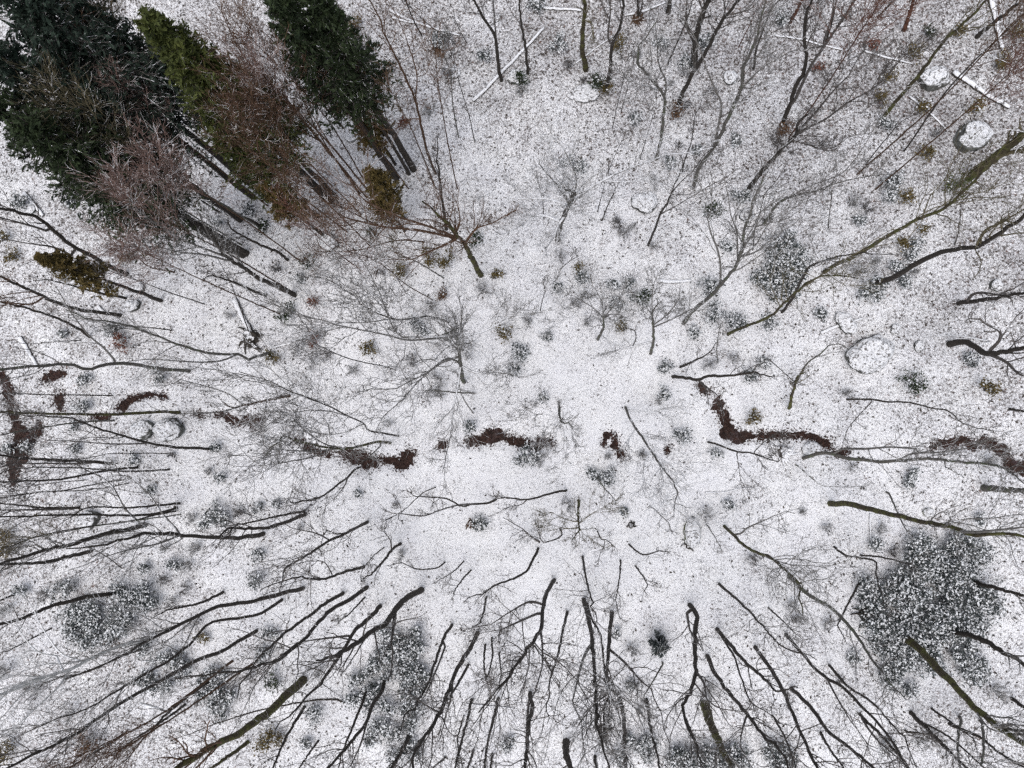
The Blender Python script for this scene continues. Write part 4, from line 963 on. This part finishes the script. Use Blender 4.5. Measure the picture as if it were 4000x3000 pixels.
# ---- shrubs on the open snow
for a in [
 ('11', 260, 1050, 85, 'green'), ('11', 460, 600, 70, 'green'), ('11', 1240, 690, 75, 'bronze'), ('11', 1960, 850, 85, 'twig'),
 ('11', 980, 1345, 85, 'bronze'), ('11', 2130, 1220, 85, 'bronze'), ('11', 830, 1530, 75, 'twig'), ('11', 1410, 1160, 100, 'laurel'),
 ('11', 150, 1430, 65, 'bronze'), ('11', 480, 1290, 70, 'redleaf'), ('11', 500, 940, 45, 'redleaf'), ('11', 170, 650, 65, 'twig'), ('11', 1885, 420, 65, 'green'),
 ('11', 600, 1420, 65, 'twig'), ('11', 1340, 1450, 75, 'twig'), ('11', 1800, 1350, 110, 'twig'), ('11', 1570, 1620, 95, 'twig'), ('11', 1080, 690, 55, 'twig'),
 ('11', 360, 1360, 80, 'twig'), ('11', 470, 1480, 80, 'twig'), ('11', 1500, 1000, 70, 'twig'), ('11', 2080, 720, 40, 'bronze'), ('11', 1000, 350, 45, 'green'), ('11', 60, 300, 60, 'green'),
 ('11', 370, 740, 40, 'laurel'), ('11', 1600, 880, 50, 'brownleaf'), ('11', 1500, 560, 85, 'bronze'), ('11', 1650, 590, 80, 'bronze'),
 ('12', 1735, 150, 82, 'green'), ('12', 1700, 840, 100, 'laurel'), ('12', 1770, 1060, 95, 'laurel'), ('12', 1950, 1120, 85, 'laurel'), ('12', 1570, 1220, 62, 'laurel'),
 ('12', 1330, 1505, 48, 'laurel'), ('12', 615, 735, 62, 'laurel'), ('12', 400, 820, 42, 'laurel'), ('12', 870, 810, 48, 'laurel'), ('12', 1010, 790, 48, 'laurel'),
 ('12', 1115, 920, 75, 'green'), ('12', 1040, 900, 50, 'laurel'), ('12', 900, 960, 60, 'laurel'), ('12', 60, 1390, 85, 'laurel'), ('12', 15, 1530, 65, 'laurel'),
 ('12', 640, 1110, 65, 'twig'), ('12', 950, 1150, 55, 'bronze'), ('12', 1880, 460, 60, 'laurel'), ('12', 1210, 470, 32, 'twig'), ('12', 960, 340, 80, 'twig'),
 ('12', 420, 560, 70, 'twig'), ('12', 620, 900, 95, 'twig'), ('12', 2150, 770, 75, 'laurel'), ('12', 1700, 1480, 75, 'twig'), ('12', 2050, 1590, 62, 'laurel'),
 ('12', 2180, 1470, 55, 'laurel'), ('12', 140, 1110, 65, 'twig'), ('12', 580, 640, 50, 'bronze'), ('12', 910, 240, 50, 'twig'), ('12', 1050, 280, 35, 'twig'), ('12', 295, 1255, 35, 'laurel'),
 ('12', 550, 970, 55, 'twig'), ('12', 1960, 20, 80, 'laurel'), ('12', 2010, 200, 55, 'twig'), ('12', 2190, 230, 50, 'twig'), ('12', 1910, 1440, 50, 'twig'),
 ('22', 1470, 460, 75, 'laurel'), ('22', 2090, 310, 75, 'bronze'), ('22', 125, 620, 105, 'laurel'), ('22', 230, 660, 70, 'twig'), ('22', 1120, 620, 62, 'twig'), ('22', 500, 1040, 78, 'twig'),
 ('22', 810, 620, 52, 'twig'), ('22', 810, 800, 80, 'laurel'), ('22', 690, 790, 55, 'laurel'), ('22', 1890, 1040, 38, 'laurel'), ('22', 1310, 80, 55, 'laurel'), ('22', 1275, 150, 36, 'twig'), ('22', 1680, 1140, 85, 'twig'),
 ('22', 2100, 1490, 85, 'twig'), ('22', 1770, 590, 38, 'laurel'), ('22', 200, 180, 35, 'twig'), ('22', 970, 1110, 30, 'laurel'), ('22', 270, 120, 30, 'laurel'),
 ('21', 1130, 330, 45, 'twig'), ('21', 1200, 1050, 36, 'twig'), ('21', 1935, 1210, 62, 'laurel'), ('21', 10, 1080, 45, 'laurel'), ('21', 20, 1480, 50, 'laurel'), ('21', 370, 1240, 48, 'twig'),
 ('21', 1260, 1480, 50, 'twig'), ('21', 1850, 370, 55, 'laurel'), ('21', 1570, 90, 95, 'twig'), ('21', 880, 950, 24, 'laurel'), ('21', 170, 1045, 28, 'laurel'),
 ('20', 680, 165, 95, 'laurel'), ('20', 1870, 1110, 100, 'laurel'), ('20', 1940, 1200, 70, 'laurel'), ('20', 1790, 1210, 60, 'laurel'), ('20', 1660, 1160, 65, 'twig'), ('20', 1480, 1570, 75, 'laurel'), ('20', 1700, 1430, 85, 'twig'),
 ('20', 1310, 930, 36, 'laurel'), ('20', 640, 370, 45, 'laurel'), ('20', 640, 550, 45, 'laurel'), ('20', 1880, 555, 50, 'laurel'), ('20', 1180, 645, 36, 'laurel'), ('20', 1910, 800, 45, 'laurel'), ('20', 1800, 750, 45, 'twig'),
 ('20', 1250, 1590, 55, 'laurel'), ('20', 1610, 1570, 70, 'twig'), ('20', 1420, 1430, 50, 'twig'), ('20', 2060, 1110, 70, 'twig'), ('20', 40, 560, 55, 'laurel'), ('20', 220, 560, 60, 'laurel'), ('20', 1500, 620, 38, 'twig'),
 ('20', 60, 1300, 90, 'bronze'), ('20', 140, 1400, 80, 'twig'), ('20', 40, 1460, 80, 'bronze'),
 ('10', 1040, 1310, 95, 'redleaf'), ('10', 200, 110, 95, 'laurel'), ('10', 1020, 240, 75, 'laurel'), ('10', 1870, 240, 60, 'laurel'), ('10', 720, 1620, 60, 'laurel'), ('10', 1380, 1590, 60, 'laurel'), ('10', 2150, 150, 65, 'laurel'),
 ('10', 1980, 1060, 55, 'twig'), ('10', 600, 90, 55, 'laurel'), ('10', 980, 1180, 70, 'laurel'), ('10', 540, 1210, 35, 'laurel'), ('10', 110, 560, 70, 'bronze'), ('10', 1080, 560, 55, 'bronze'), ('10', 40, 400, 70, 'bronze'),
 ('01', 1590, 330, 95, 'laurel'), ('01', 1570, 440, 60, 'brownleaf'), ('01', 1500, 960, 80, 'twig'), ('01', 1660, 620, 70, 'twig'), ('01', 1280, 1070, 45, 'redleaf'), ('01', 1980, 490, 60, 'laurel'), ('01', 850, 200, 75, 'bronze'), ('01', 830, 310, 55, 'laurel'), ('01', 1150, 570, 30, 'laurel'),
 ('02', 90, 680, 75, 'green'), ('02', 80, 780, 65, 'twig'), ('02', 380, 380, 85, 'laurel'), ('02', 490, 560, 55, 'twig'), ('02', 760, 690, 85, 'green'), ('02', 800, 740, 60, 'bronze'), ('02', 920, 380, 75, 'bronze'), ('02', 1290, 390, 70, 'laurel'), ('02', 1080, 470, 55, 'twig'), ('02', 1530, 540, 85, 'laurel'), ('02', 1660, 340, 80, 'laurel'),
 ('02', 1420, 960, 70, 'brownleaf'), ('02', 1490, 920, 55, 'twig'), ('02', 1050, 1010, 60, 'laurel'), ('02', 1590, 1300, 36, 'laurel'), ('02', 1920, 1230, 45, 'laurel'), ('02', 210, 40, 80, 'laurel'), ('02', 1370, 730, 40, 'twig'), ('02', 620, 690, 30, 'twig'), ('02', 1500, 640, 75, 'twig'), ('02', 1740, 790, 55, 'twig'), ('02', 1460, 1250, 40, 'twig'), ('02', 1370, 1390, 50, 'laurel'), ('02', 470, 1400, 60, 'laurel'), ('02', 600, 1440, 45, 'laurel'), ('02', 1220, 1540, 50, 'twig'), ('02', 1230, 1620, 40, 'twig'),
 ('03', 110, 140, 70, 'laurel'), ('03', 980, 870, 60, 'bronze'), ('03', 1040, 650, 60, 'bronze'), ('03', 1340, 920, 62, 'bronze'), ('03', 1480, 1130, 70, 'twig'), ('03', 1380, 1310, 75, 'bronze'), ('03', 1820, 910, 80, 'bronze'), ('03', 920, 390, 45, 'redleaf'), ('03', 1280, 430, 70, 'bronze'), ('03', 2000, 560, 90, 'bronze'), ('03', 120, 1110, 90, 'brownleaf'), ('03', 1010, 1080, 60, 'laurel'), ('03', 1060, 1560, 90, 'laurel'), ('03', 1640, 1620, 110, 'olive'), ('03', 1380, 290, 50, 'green'), ('03', 2150, 260, 80, 'bronze'), ('03', 1650, 270, 60, 'bronze'), ('03', 430, 590, 36, 'redleaf'), ('03', 60, 1220, 60, 'twig'),
 ('13', 950, 830, 110, 'laurel'), ('13', 850, 880, 80, 'laurel'), ('13', 1180, 780, 62, 'laurel'), ('13', 800, 700, 90, 'twig'), ('13', 940, 600, 60, 'twig'), ('13', 1180, 430, 60, 'bronze'), ('13', 1200, 40, 70, 'bronze'), ('13', 1060, 40, 75, 'laurel'), ('13', 860, 140, 60, 'twig'), ('13', 1270, 690, 50, 'twig'), ('13', 1290, 460, 50, 'laurel'), ('13', 1220, 560, 60, 'laurel'), ('13', 1120, 650, 50, 'laurel'), ('13', 780, 240, 50, 'laurel'), ('13', 30, 1130, 70, 'laurel'), ('13', 1780, 1440, 60, 'laurel'), ('13', 1350, 320, 45, 'bronze'), ('13', 460, 1050, 50, 'laurel'), ('13', 720, 80, 70, 'twig'),
 ('13', 1265, 1635, 100, 'green'), ('23', 1880, 40, 85, 'bronze'), ('23', 690, 80, 65, 'twig'), ('23', 1900, 670, 85, 'twig'), ('23', 1240, 850, 45, 'laurel'), ('23', 740, 720, 40, 'twig'), ('23', 1260, 780, 36, 'laurel'), ('23', 1810, 1160, 45, 'laurel'), ('23', 300, 1110, 40, 'twig'),
 ('23', 980, 1260, 60, 'twig'), ('23', 1070, 1450, 60, 'twig'), ('23', 920, 1390, 55, 'laurel'), ('23', 520, 1250, 60, 'twig'),
 ('31', 85, 520, 42, 'green'), ('31', 305, 460, 45, 'twig'), ('31', 300, 690, 45, 'laurel'), ('31', 75, 280, 36, 'laurel'), ('31', 35, 390, 42, 'laurel'), ('31', 80, 810, 60, 'bronze'), ('31', 30, 850, 50, 'bronze'), ('31', 250, 825, 24, 'laurel'), ('31', 10, 25, 50, 'laurel'), ('31', 1245, 840, 36, 'laurel'),
 ('32', 590, 370, 48, 'twig'), ('32', 975, 570, 52, 'twig'), ('32', 520, 290, 16, 'laurel'), ('32', 630, 670, 30, 'twig'), ('32', 530, 905, 40, 'laurel'), ('32', 870, 900, 40, 'laurel'), ('32', 590, 545, 26, 'laurel'),
 ('33', 120, 150, 38, 'twig'), ('33', 150, 210, 36, 'twig'), ('33', 300, 240, 34, 'twig'), ('33', 415, 400, 26, 'laurel'), ('33', 360, 520, 22, 'twig'), ('33', 1150, 585, 50, 'twig'), ('33', 770, 835, 40, 'twig'), ('33', 610, 860, 36, 'laurel'), ('33', 820, 800, 45, 'twig'),
 ('30', 320, 80, 60, 'laurel'), ('30', 215, 100, 45, 'twig'), ('30', 105, 70, 36, 'laurel'), ('30', 30, 150, 50, 'twig'), ('30', 900, 70, 40, 'twig'), ('30', 940, 250, 55, 'twig'), ('30', 700, 350, 45, 'laurel'), ('30', 1000, 310, 26, 'bronze'), ('30', 565, 315, 36, 'brownleaf'), ('30', 20, 480, 70, 'twig'), ('30', 170, 580, 60, 'twig'), ('30', 430, 840, 70, 'brownleaf'), ('30', 330, 690, 60, 'twig'), ('30', 40, 860, 60, 'bronze'), ('30', 840, 130, 40, 'twig'), ('30', 1230, 500, 25, 'twig'), ('30', 800, 20, 36, 'twig')]:
    S(*a)
# ---- the dense thickets: shrubs that nothing tells apart share one label
RT = np.random.default_rng(77)
def thicket(tile, x0, y0, x1, y1, n, r0, r1, label, group, hole=None):
    got = []
    for _ in range(4000):
        if len(got) >= n: break
        x, y = RT.uniform(x0, x1), RT.uniform(y0, y1)
        if hypot2((x-(x0+x1)/2)/((x1-x0)/2), (y-(y0+y1)/2)/((y1-y0)/2)) > 1: continue
        r = RT.uniform(r0, r1)
        if any(math.hypot(x-a, y-b) < 0.75*max(r, c) for a, b, c in got): continue
        got.append((x, y, r)); S(tile, x, y, r, 'laurel', label, group, 1.2)
def hypot2(a, b): return math.hypot(a, b)
thicket('33', 470, -60, 1130, 330, 36, 45, 85, "snow-dusted evergreen shrub inside the wide dark thicket at the lower right", "shrubs of the lower right thicket")
thicket('23', 1180, 1330, 1900, 1720, 16, 70, 120, "snow-dusted evergreen shrub in the upper part of the wide dark thicket at the lower right", "shrubs of the lower right thicket's upper part")
thicket('33', 500, 250, 800, 580, 16, 36, 62, "evergreen shrub in the lower tail of the wide dark thicket at the lower right", "shrubs of the lower right thicket's tail")
thicket('33', 800, 330, 1120, 520, 8, 30, 52, "evergreen shrub under the thick mossy trunk that crosses the lower right thicket", "shrubs under the mossy trunk")
thicket('31', 560, 250, 880, 700, 24, 30, 52, "snow-dusted evergreen shrub in the loose patch left of the bottom centre", "shrubs of the bottom patch")
thicket('31', 440, 500, 600, 640, 6, 28, 45, "low evergreen shrub on the left flank of the loose patch left of the bottom centre", "shrubs beside the bottom patch")
thicket('31', 560, 700, 830, 930, 8, 28, 46, "evergreen shrub at the foot of the loose patch left of the bottom centre", "shrubs below the bottom patch")
thicket('30', 310, 130, 640, 340, 16, 36, 62, "evergreen shrub in the dark patch under the fanning white birch boughs", "shrubs under the birch")
thicket('30', 560, 40, 760, 200, 8, 34, 55, "evergreen shrub in the patch above the fanning white birch boughs", "shrubs above the birch")
thicket('30', 960, 480, 1150, 690, 9, 30, 50, "snow-whitened shrub on the slope left of the stout mossy trunk at the bottom", "shrubs on the lower left slope")
thicket('30', 680, 380, 960, 560, 9, 28, 46, "snow-whitened shrub between the long dark trunks of the lower left", "shrubs between the lower left trunks")
thicket('32', 780, 830, 1200, 960, 12, 32, 60, "evergreen shrub in the dark patch at the bottom edge right of centre", "shrubs at the bottom edge right of centre")
thicket('33', -20, 860, 120, 960, 5, 34, 55, "evergreen shrub in the dark corner patch where the bottom edge patch ends at right", "shrubs ending the bottom edge patch")
thicket('32', 560, 800, 720, 900, 5, 24, 40, "small evergreen shrub in the pale patch at the bottom edge near the centre", "shrubs at the bottom edge near the centre")
thicket('13', 0, 420, 280, 900, 16, 80, 120, "dark snow-flecked evergreen shrub in the clump crossed by leaning trunks right of centre", "shrubs of the clump right of centre")

# ---- boulders
BO('13', 900, 1400, 155, "big white-topped boulder with a dark left edge in the open snow at the right", 0, 1.15, 0.5, 0.55)
BO('13', 1985, 800, 48, "small grey boulder near the right edge below the leaning dark trunks", 0, 1.0, 0, 0.9)
BO('13', 1310, 1330, 42, "small dark-sided boulder right of the big white-topped boulder", 0, 1.2, 1.4, 0.8)
BO('13', 1115, 1180, 40, "little dark-sided boulder just above the big white-topped boulder", 0, 1.1, 1.0, 0.8)
BO('13', 680, 1130, 75, "snowy boulder under the yellowish log at the right", 0, 1.4, 2.2, 0.7)
BO('12', 1150, 75, 95, "snow-covered boulder with a curved dark rim below it, above the photo's centre", 0, 1.2, 0, 0.6)
BO('12', 2030, 200, 62, "snow-covered boulder beside the dark shrub right of the upper centre", 0, 1.0, 0, 0.6)
BO('11', 620, 440, 85, "snow-topped boulder with a dark curved right side left of the shaggy brown tree", 0, 1.0, 1.5, 0.7)
BO('11', 620, 30, 60, "rounded white boulder among the brown fanning stems", 0, 1.1, 0.3, 0.8)
BO('02', 40, 660, 70, "snow-topped boulder at the foot of a dark tree near the long white log", 0, 1.2, 0.3, 0.7)
BO('02', 1890, 660, 60, "snow-topped boulder with a dark crescent edge in the upper right", 0, 1.1, 0.7, 0.6)
BO('02', 620, 790, 95, "broad snow-covered boulder with a dark lower rim near the top centre", 0, 1.4, 0.0, 0.35)
BO('01', 1680, 610, 70, "low snow-covered boulder left of the long white log", 0, 1.2, 0.1, 0.4)
BO('03', 1470, 640, 105, "grey streaked boulder beside the long fallen log in the upper right", 2, 1.2, 0.2, 0.7)
BO('03', 1830, 1130, 130, "large boulder with a deep dark left side above the very stout trunk", 2, 1.1, 0.6, 0.7)
BO('20', 1230, 400, 90, "pale boulder with a brown side, left one of the twin boulders", 2, 1.2, 0.2, 0.8)
BO('20', 1450, 390, 110, "pale snow-covered boulder, right one of the twin boulders", 0, 1.1, 0.3, 0.8)
BO('20', 730, 1180, 85, "pale boulder between the long dark trunks at the lower left", 0, 1.2, 0.4, 0.7)
BO('10', 1120, 975, 60, "grey-green boulder beside the end of a thick dark trunk at the left", 0, 1.1, 0.2, 0.9)
BO('10', 1180, 820, 45, "small dark boulder among the trunks at the left", 0, 1.0, 0.4, 0.9)
BO('22', 1560, 1290, 85, "mossy green boulder with a curved left face below the photo's centre", 1, 1.5, 1.5, 0.65)
BO('23', 390, 560, 60, "low snowy boulder at the root of the grey twisted tree", 0, 1.3, 0.1, 0.4)
BO('23', 1395, 1110, 36, "small mossy brown boulder in the snow at the right", 1, 1.2, 0.2, 0.7)
BO('01', 830, 1190, 45, "small snowy boulder with a dark rim among the brown stems", 0, 1.4, 0.3, 0.5)
BO('10', 260, 150, 60, "snow-covered boulder on the open slope at the left edge", 0, 1.2, 0.3, 0.6)

# ---- fallen logs
LG('02', "-340,862 -160,700 20,520 275,245", 32, "long white snow-covered log lying across the top centre", stubs=2)
LG('01', "1140,60 1350,170 1550,240 1760,300", 24, "snow-topped log with a dark lower side near the top left of centre")
LG('01', "1170,130 1340,180 1420,190", 20, "short snow-topped log beside the longer one near the top left of centre", stubs=2)
LG('02', "270,70 420,85 600,105", 26, "pale log behind the thick olive trunk at the top edge", stubs=1)
LG('02', "550,545 700,430 870,320", 14, "thin snowy log leaning past the thick olive trunk at the top", stubs=1)
LG('02', "970,150 1150,100 1330,20", 20, "snow-lined log at the foot of the dark trunks along the top edge", stubs=2)
LG('03', "1610,615 1850,780 2100,915", 46, "thick dark log with a white snow stripe at the upper right")
LG('03', "60,310 300,350 450,390 640,430", 20, "thin dark log behind the big forked trunk in the upper right", stubs=2)
LG('03', "820,440 1000,490 1250,540", 20, "thin dark log right of the big forked trunk, in line with another", stubs=2)
LG('03', "1225,830 1400,970 1570,1120", 18, "thin dark log running downhill right of the straight olive trunk", stubs=2)
LG('03', "1900,-20 1955,150 2020,440", 46, "snow-lined log pointing up to the top edge near the right corner", stubs=1)
LG('13', "460,1215 620,1150 810,1095", 26, "yellowish snow-covered log lying over a boulder at the right", stubs=0)
LG('12', "1255,765 1400,775 1550,760", 34, "white log mound buried in snow right of the photo's centre", stubs=0, lift=0.1)
LG('12', "830,1010 900,1060 1000,1115", 12, "thin snowy pole among shrubs near the photo's centre", stubs=0)
LG('10', "2020,930 2100,1080 2180,1220", 52, "thick snow-covered log above the black hollow at the left", stubs=3)
LG('11', "430,1240 260,1310 130,1345", 24, "short snow-topped log left of the red-leaved shrub", stubs=1)
LG('11', "200,730 260,690 330,660", 14, "thin dark log stub beside the thick dark trunk with whitish boughs", stubs=0)
LG('10', "230,20 310,110 390,210", 40, "dark log with a white side near the left edge", stubs=3)
LG('10', "620,20 600,80 640,160", 36, "short dark broken log under the upper left evergreens", stubs=3)
LG('10', "740,60 770,160 800,270", 22, "thin crooked log beside a thick dark trunk at the left", stubs=3)
LG('10', "870,530 920,490 970,450", 26, "short dark log leaning on the thick trunk at the left", stubs=1)
LG('10', "850,990 900,1040 940,1060", 30, "short log half hidden by twigs at the left", stubs=1)
LG('10', "150,1250 230,1390 310,1520", 40, "dark brown log lying near the left edge above the stream", stubs=1)
LG('31', "1040,630 1150,645 1275,658", 9, "thin pale pole lying level at the bottom centre", stubs=0)
LG('22', "1670,940 1850,935 1970,905", 12, "thin pole sunk in the snow right of the photo's lower centre", stubs=1)
LG('22', "1940,910 2050,900 2130,905", 10, "short thin stick sunk in the snow beside the thin pole", stubs=0)
LG('31', "860,345 720,345 650,340", 8, "thin stick lying level over the loose shrub patch", stubs=0)
LG('00', "1470,975 1580,1060 1660,1085", 26, "dark log in the snow gap left of the lowest olive evergreen", stubs=1)
LG('00', "1660,1075 1760,1050 1850,1055", 24, "snow-lined log under the lowest olive evergreen", stubs=1)
LG('00', "1770,1410 1800,1330 1830,1300", 44, "pale broken log below the lowest olive evergreen", stubs=0)
LG('23', "885,1120 880,1250 885,1390", 14, "thin upright dark log below the mossy grey trunk at the right", stubs=1)
LG('30', "700,425 790,425 880,425", 10, "thin white stick lying level in the lower left", 'white', stubs=0)
LG('30', "690,635 760,655 840,690", 12, "crooked white stick between the trunks of the lower left", 'white', stubs=2)

# ---- stumps, hollows, nests
stump('23', 140, 590, 48, "round snow-topped brown stump right of the leaf-filled stream bend", 'log', 0.5)
stump('21', 1862, 1205, 26, "small brown stump beside a snowy shrub left of the lower centre", 'brown', 0.5)
stump('10', 2180, 1260, 60, "black rotten stump in a hollow below the thick snow-covered log", 'dark', 0.25)
stump('22', 1530, 1385, 30, "dark stump-shaped stand-in for the hollow at the foot of the mossy green boulder", 'dark', 0.2)  # low dark form standing in for the shade of a hollow
stump('02', 1085, 180, 36, "brown stump at the foot of twin dark stems along the top edge", 'brown', 0.4)
stump('33', 490, 200, 30, "dark splintered stump at the left tip of the wide thicket", 'dark', 0.4)
stump('22', 1030, 1215, 20, "little black stump in the snow below the photo's centre", 'dark', 0.2)
stump('32', 460, 770, 22, "little black stump at the bottom right of centre", 'dark', 0.2)

# ------------------------------------------------------------------ labels: each thing told apart by its look and by what it stands beside
LM = [("the big white-topped boulder", 3407, 1383), ("the leaf-filled stream's bend", 2850, 1690), ("the stream's right end", 3930, 1770),
      ("the central stream stretch", 1960, 1715), ("the long left stream stretch", 1420, 1790), ("the small round leaf pool", 1723, 1740),
      ("the crescent leaf patch", 2400, 1740), ("the short left stream patch", 950, 1650), ("the twin pale boulders", 610, 1685),
      ("the dark pool at left", 60, 1720), ("the mossy green boulder", 2700, 2075), ("the round snow-topped stump", 3063, 1767),
      ("the wide lower-right thicket", 3600, 2440), ("the loose shrub patch", 1570, 2600), ("the fanning white birch", 250, 2580),
      ("the olive evergreens", 740, 260), ("the lichen-covered dead tree", 280, 330), ("the long white log", 1980, 250),
      ("the curved-rim boulder", 2520, 785), ("the snow-laden tree", 2200, 850), ("the shaggy brown tree", 1870, 1060),
      ("the dark-sided round boulder", 1290, 950), ("the yellowish log", 3290, 1270), ("the black rotten stump", 985, 1320),
      ("the dark striped log", 3830, 345), ("the very stout trunk", 3800, 660), ("the upper right corner", 4000, 0),
      ("the lower left corner", 0, 3000), ("the lower right corner", 4000, 3000), ("the wide grey crown", 1790, 1330),
      ("the tiny fir", 2590, 2580), ("the top edge's middle", 2400, 0), ("the dark evergreen pair", 1150, 80), ("the bottom edge's middle", 2150, 3000),
      ("the white log mound", 2640, 1096), ("the leaning-trunk shrub clump", 3070, 1060), ("the middle pink crown", 590, 850)]
REL = ['right of', 'up-right of', 'above', 'up-left of', 'left of', 'down-left of', 'below', 'down-right of']
items = []
for o, desc, px, verb in ALL:
    dd = sorted((math.hypot(px[0]-x, px[1]-y), n, x, y) for n, x, y in LM)
    d, n, x, y = dd[0]
    v = (px[0]-x, px[1]-y); rel = REL[int(round(math.degrees(math.atan2(-v[1], v[0]))/45)) % 8] if d > 45 else 'close beside'
    items.append([o, f"{desc} {rel} {n}", d, px, verb])
from collections import defaultdict
gr = defaultdict(list)
for it in items: gr[it[1]].append(it)
used = set(o['label'] for o in C.objects if 'label' in o)
ORD = ['nearest', 'second nearest', 'third nearest', 'fourth nearest', 'fifth nearest', 'sixth nearest', 'seventh nearest', 'eighth nearest', 'ninth nearest']
for k, its in gr.items():
    its.sort(key=lambda q: q[2])
    for i, it in enumerate(its):
        it[0]['label'] = k if len(its) == 1 else f"{k}, " + (ORD[i] + ' it' if len(its) > 2 else ('nearer one', 'farther one')[i])
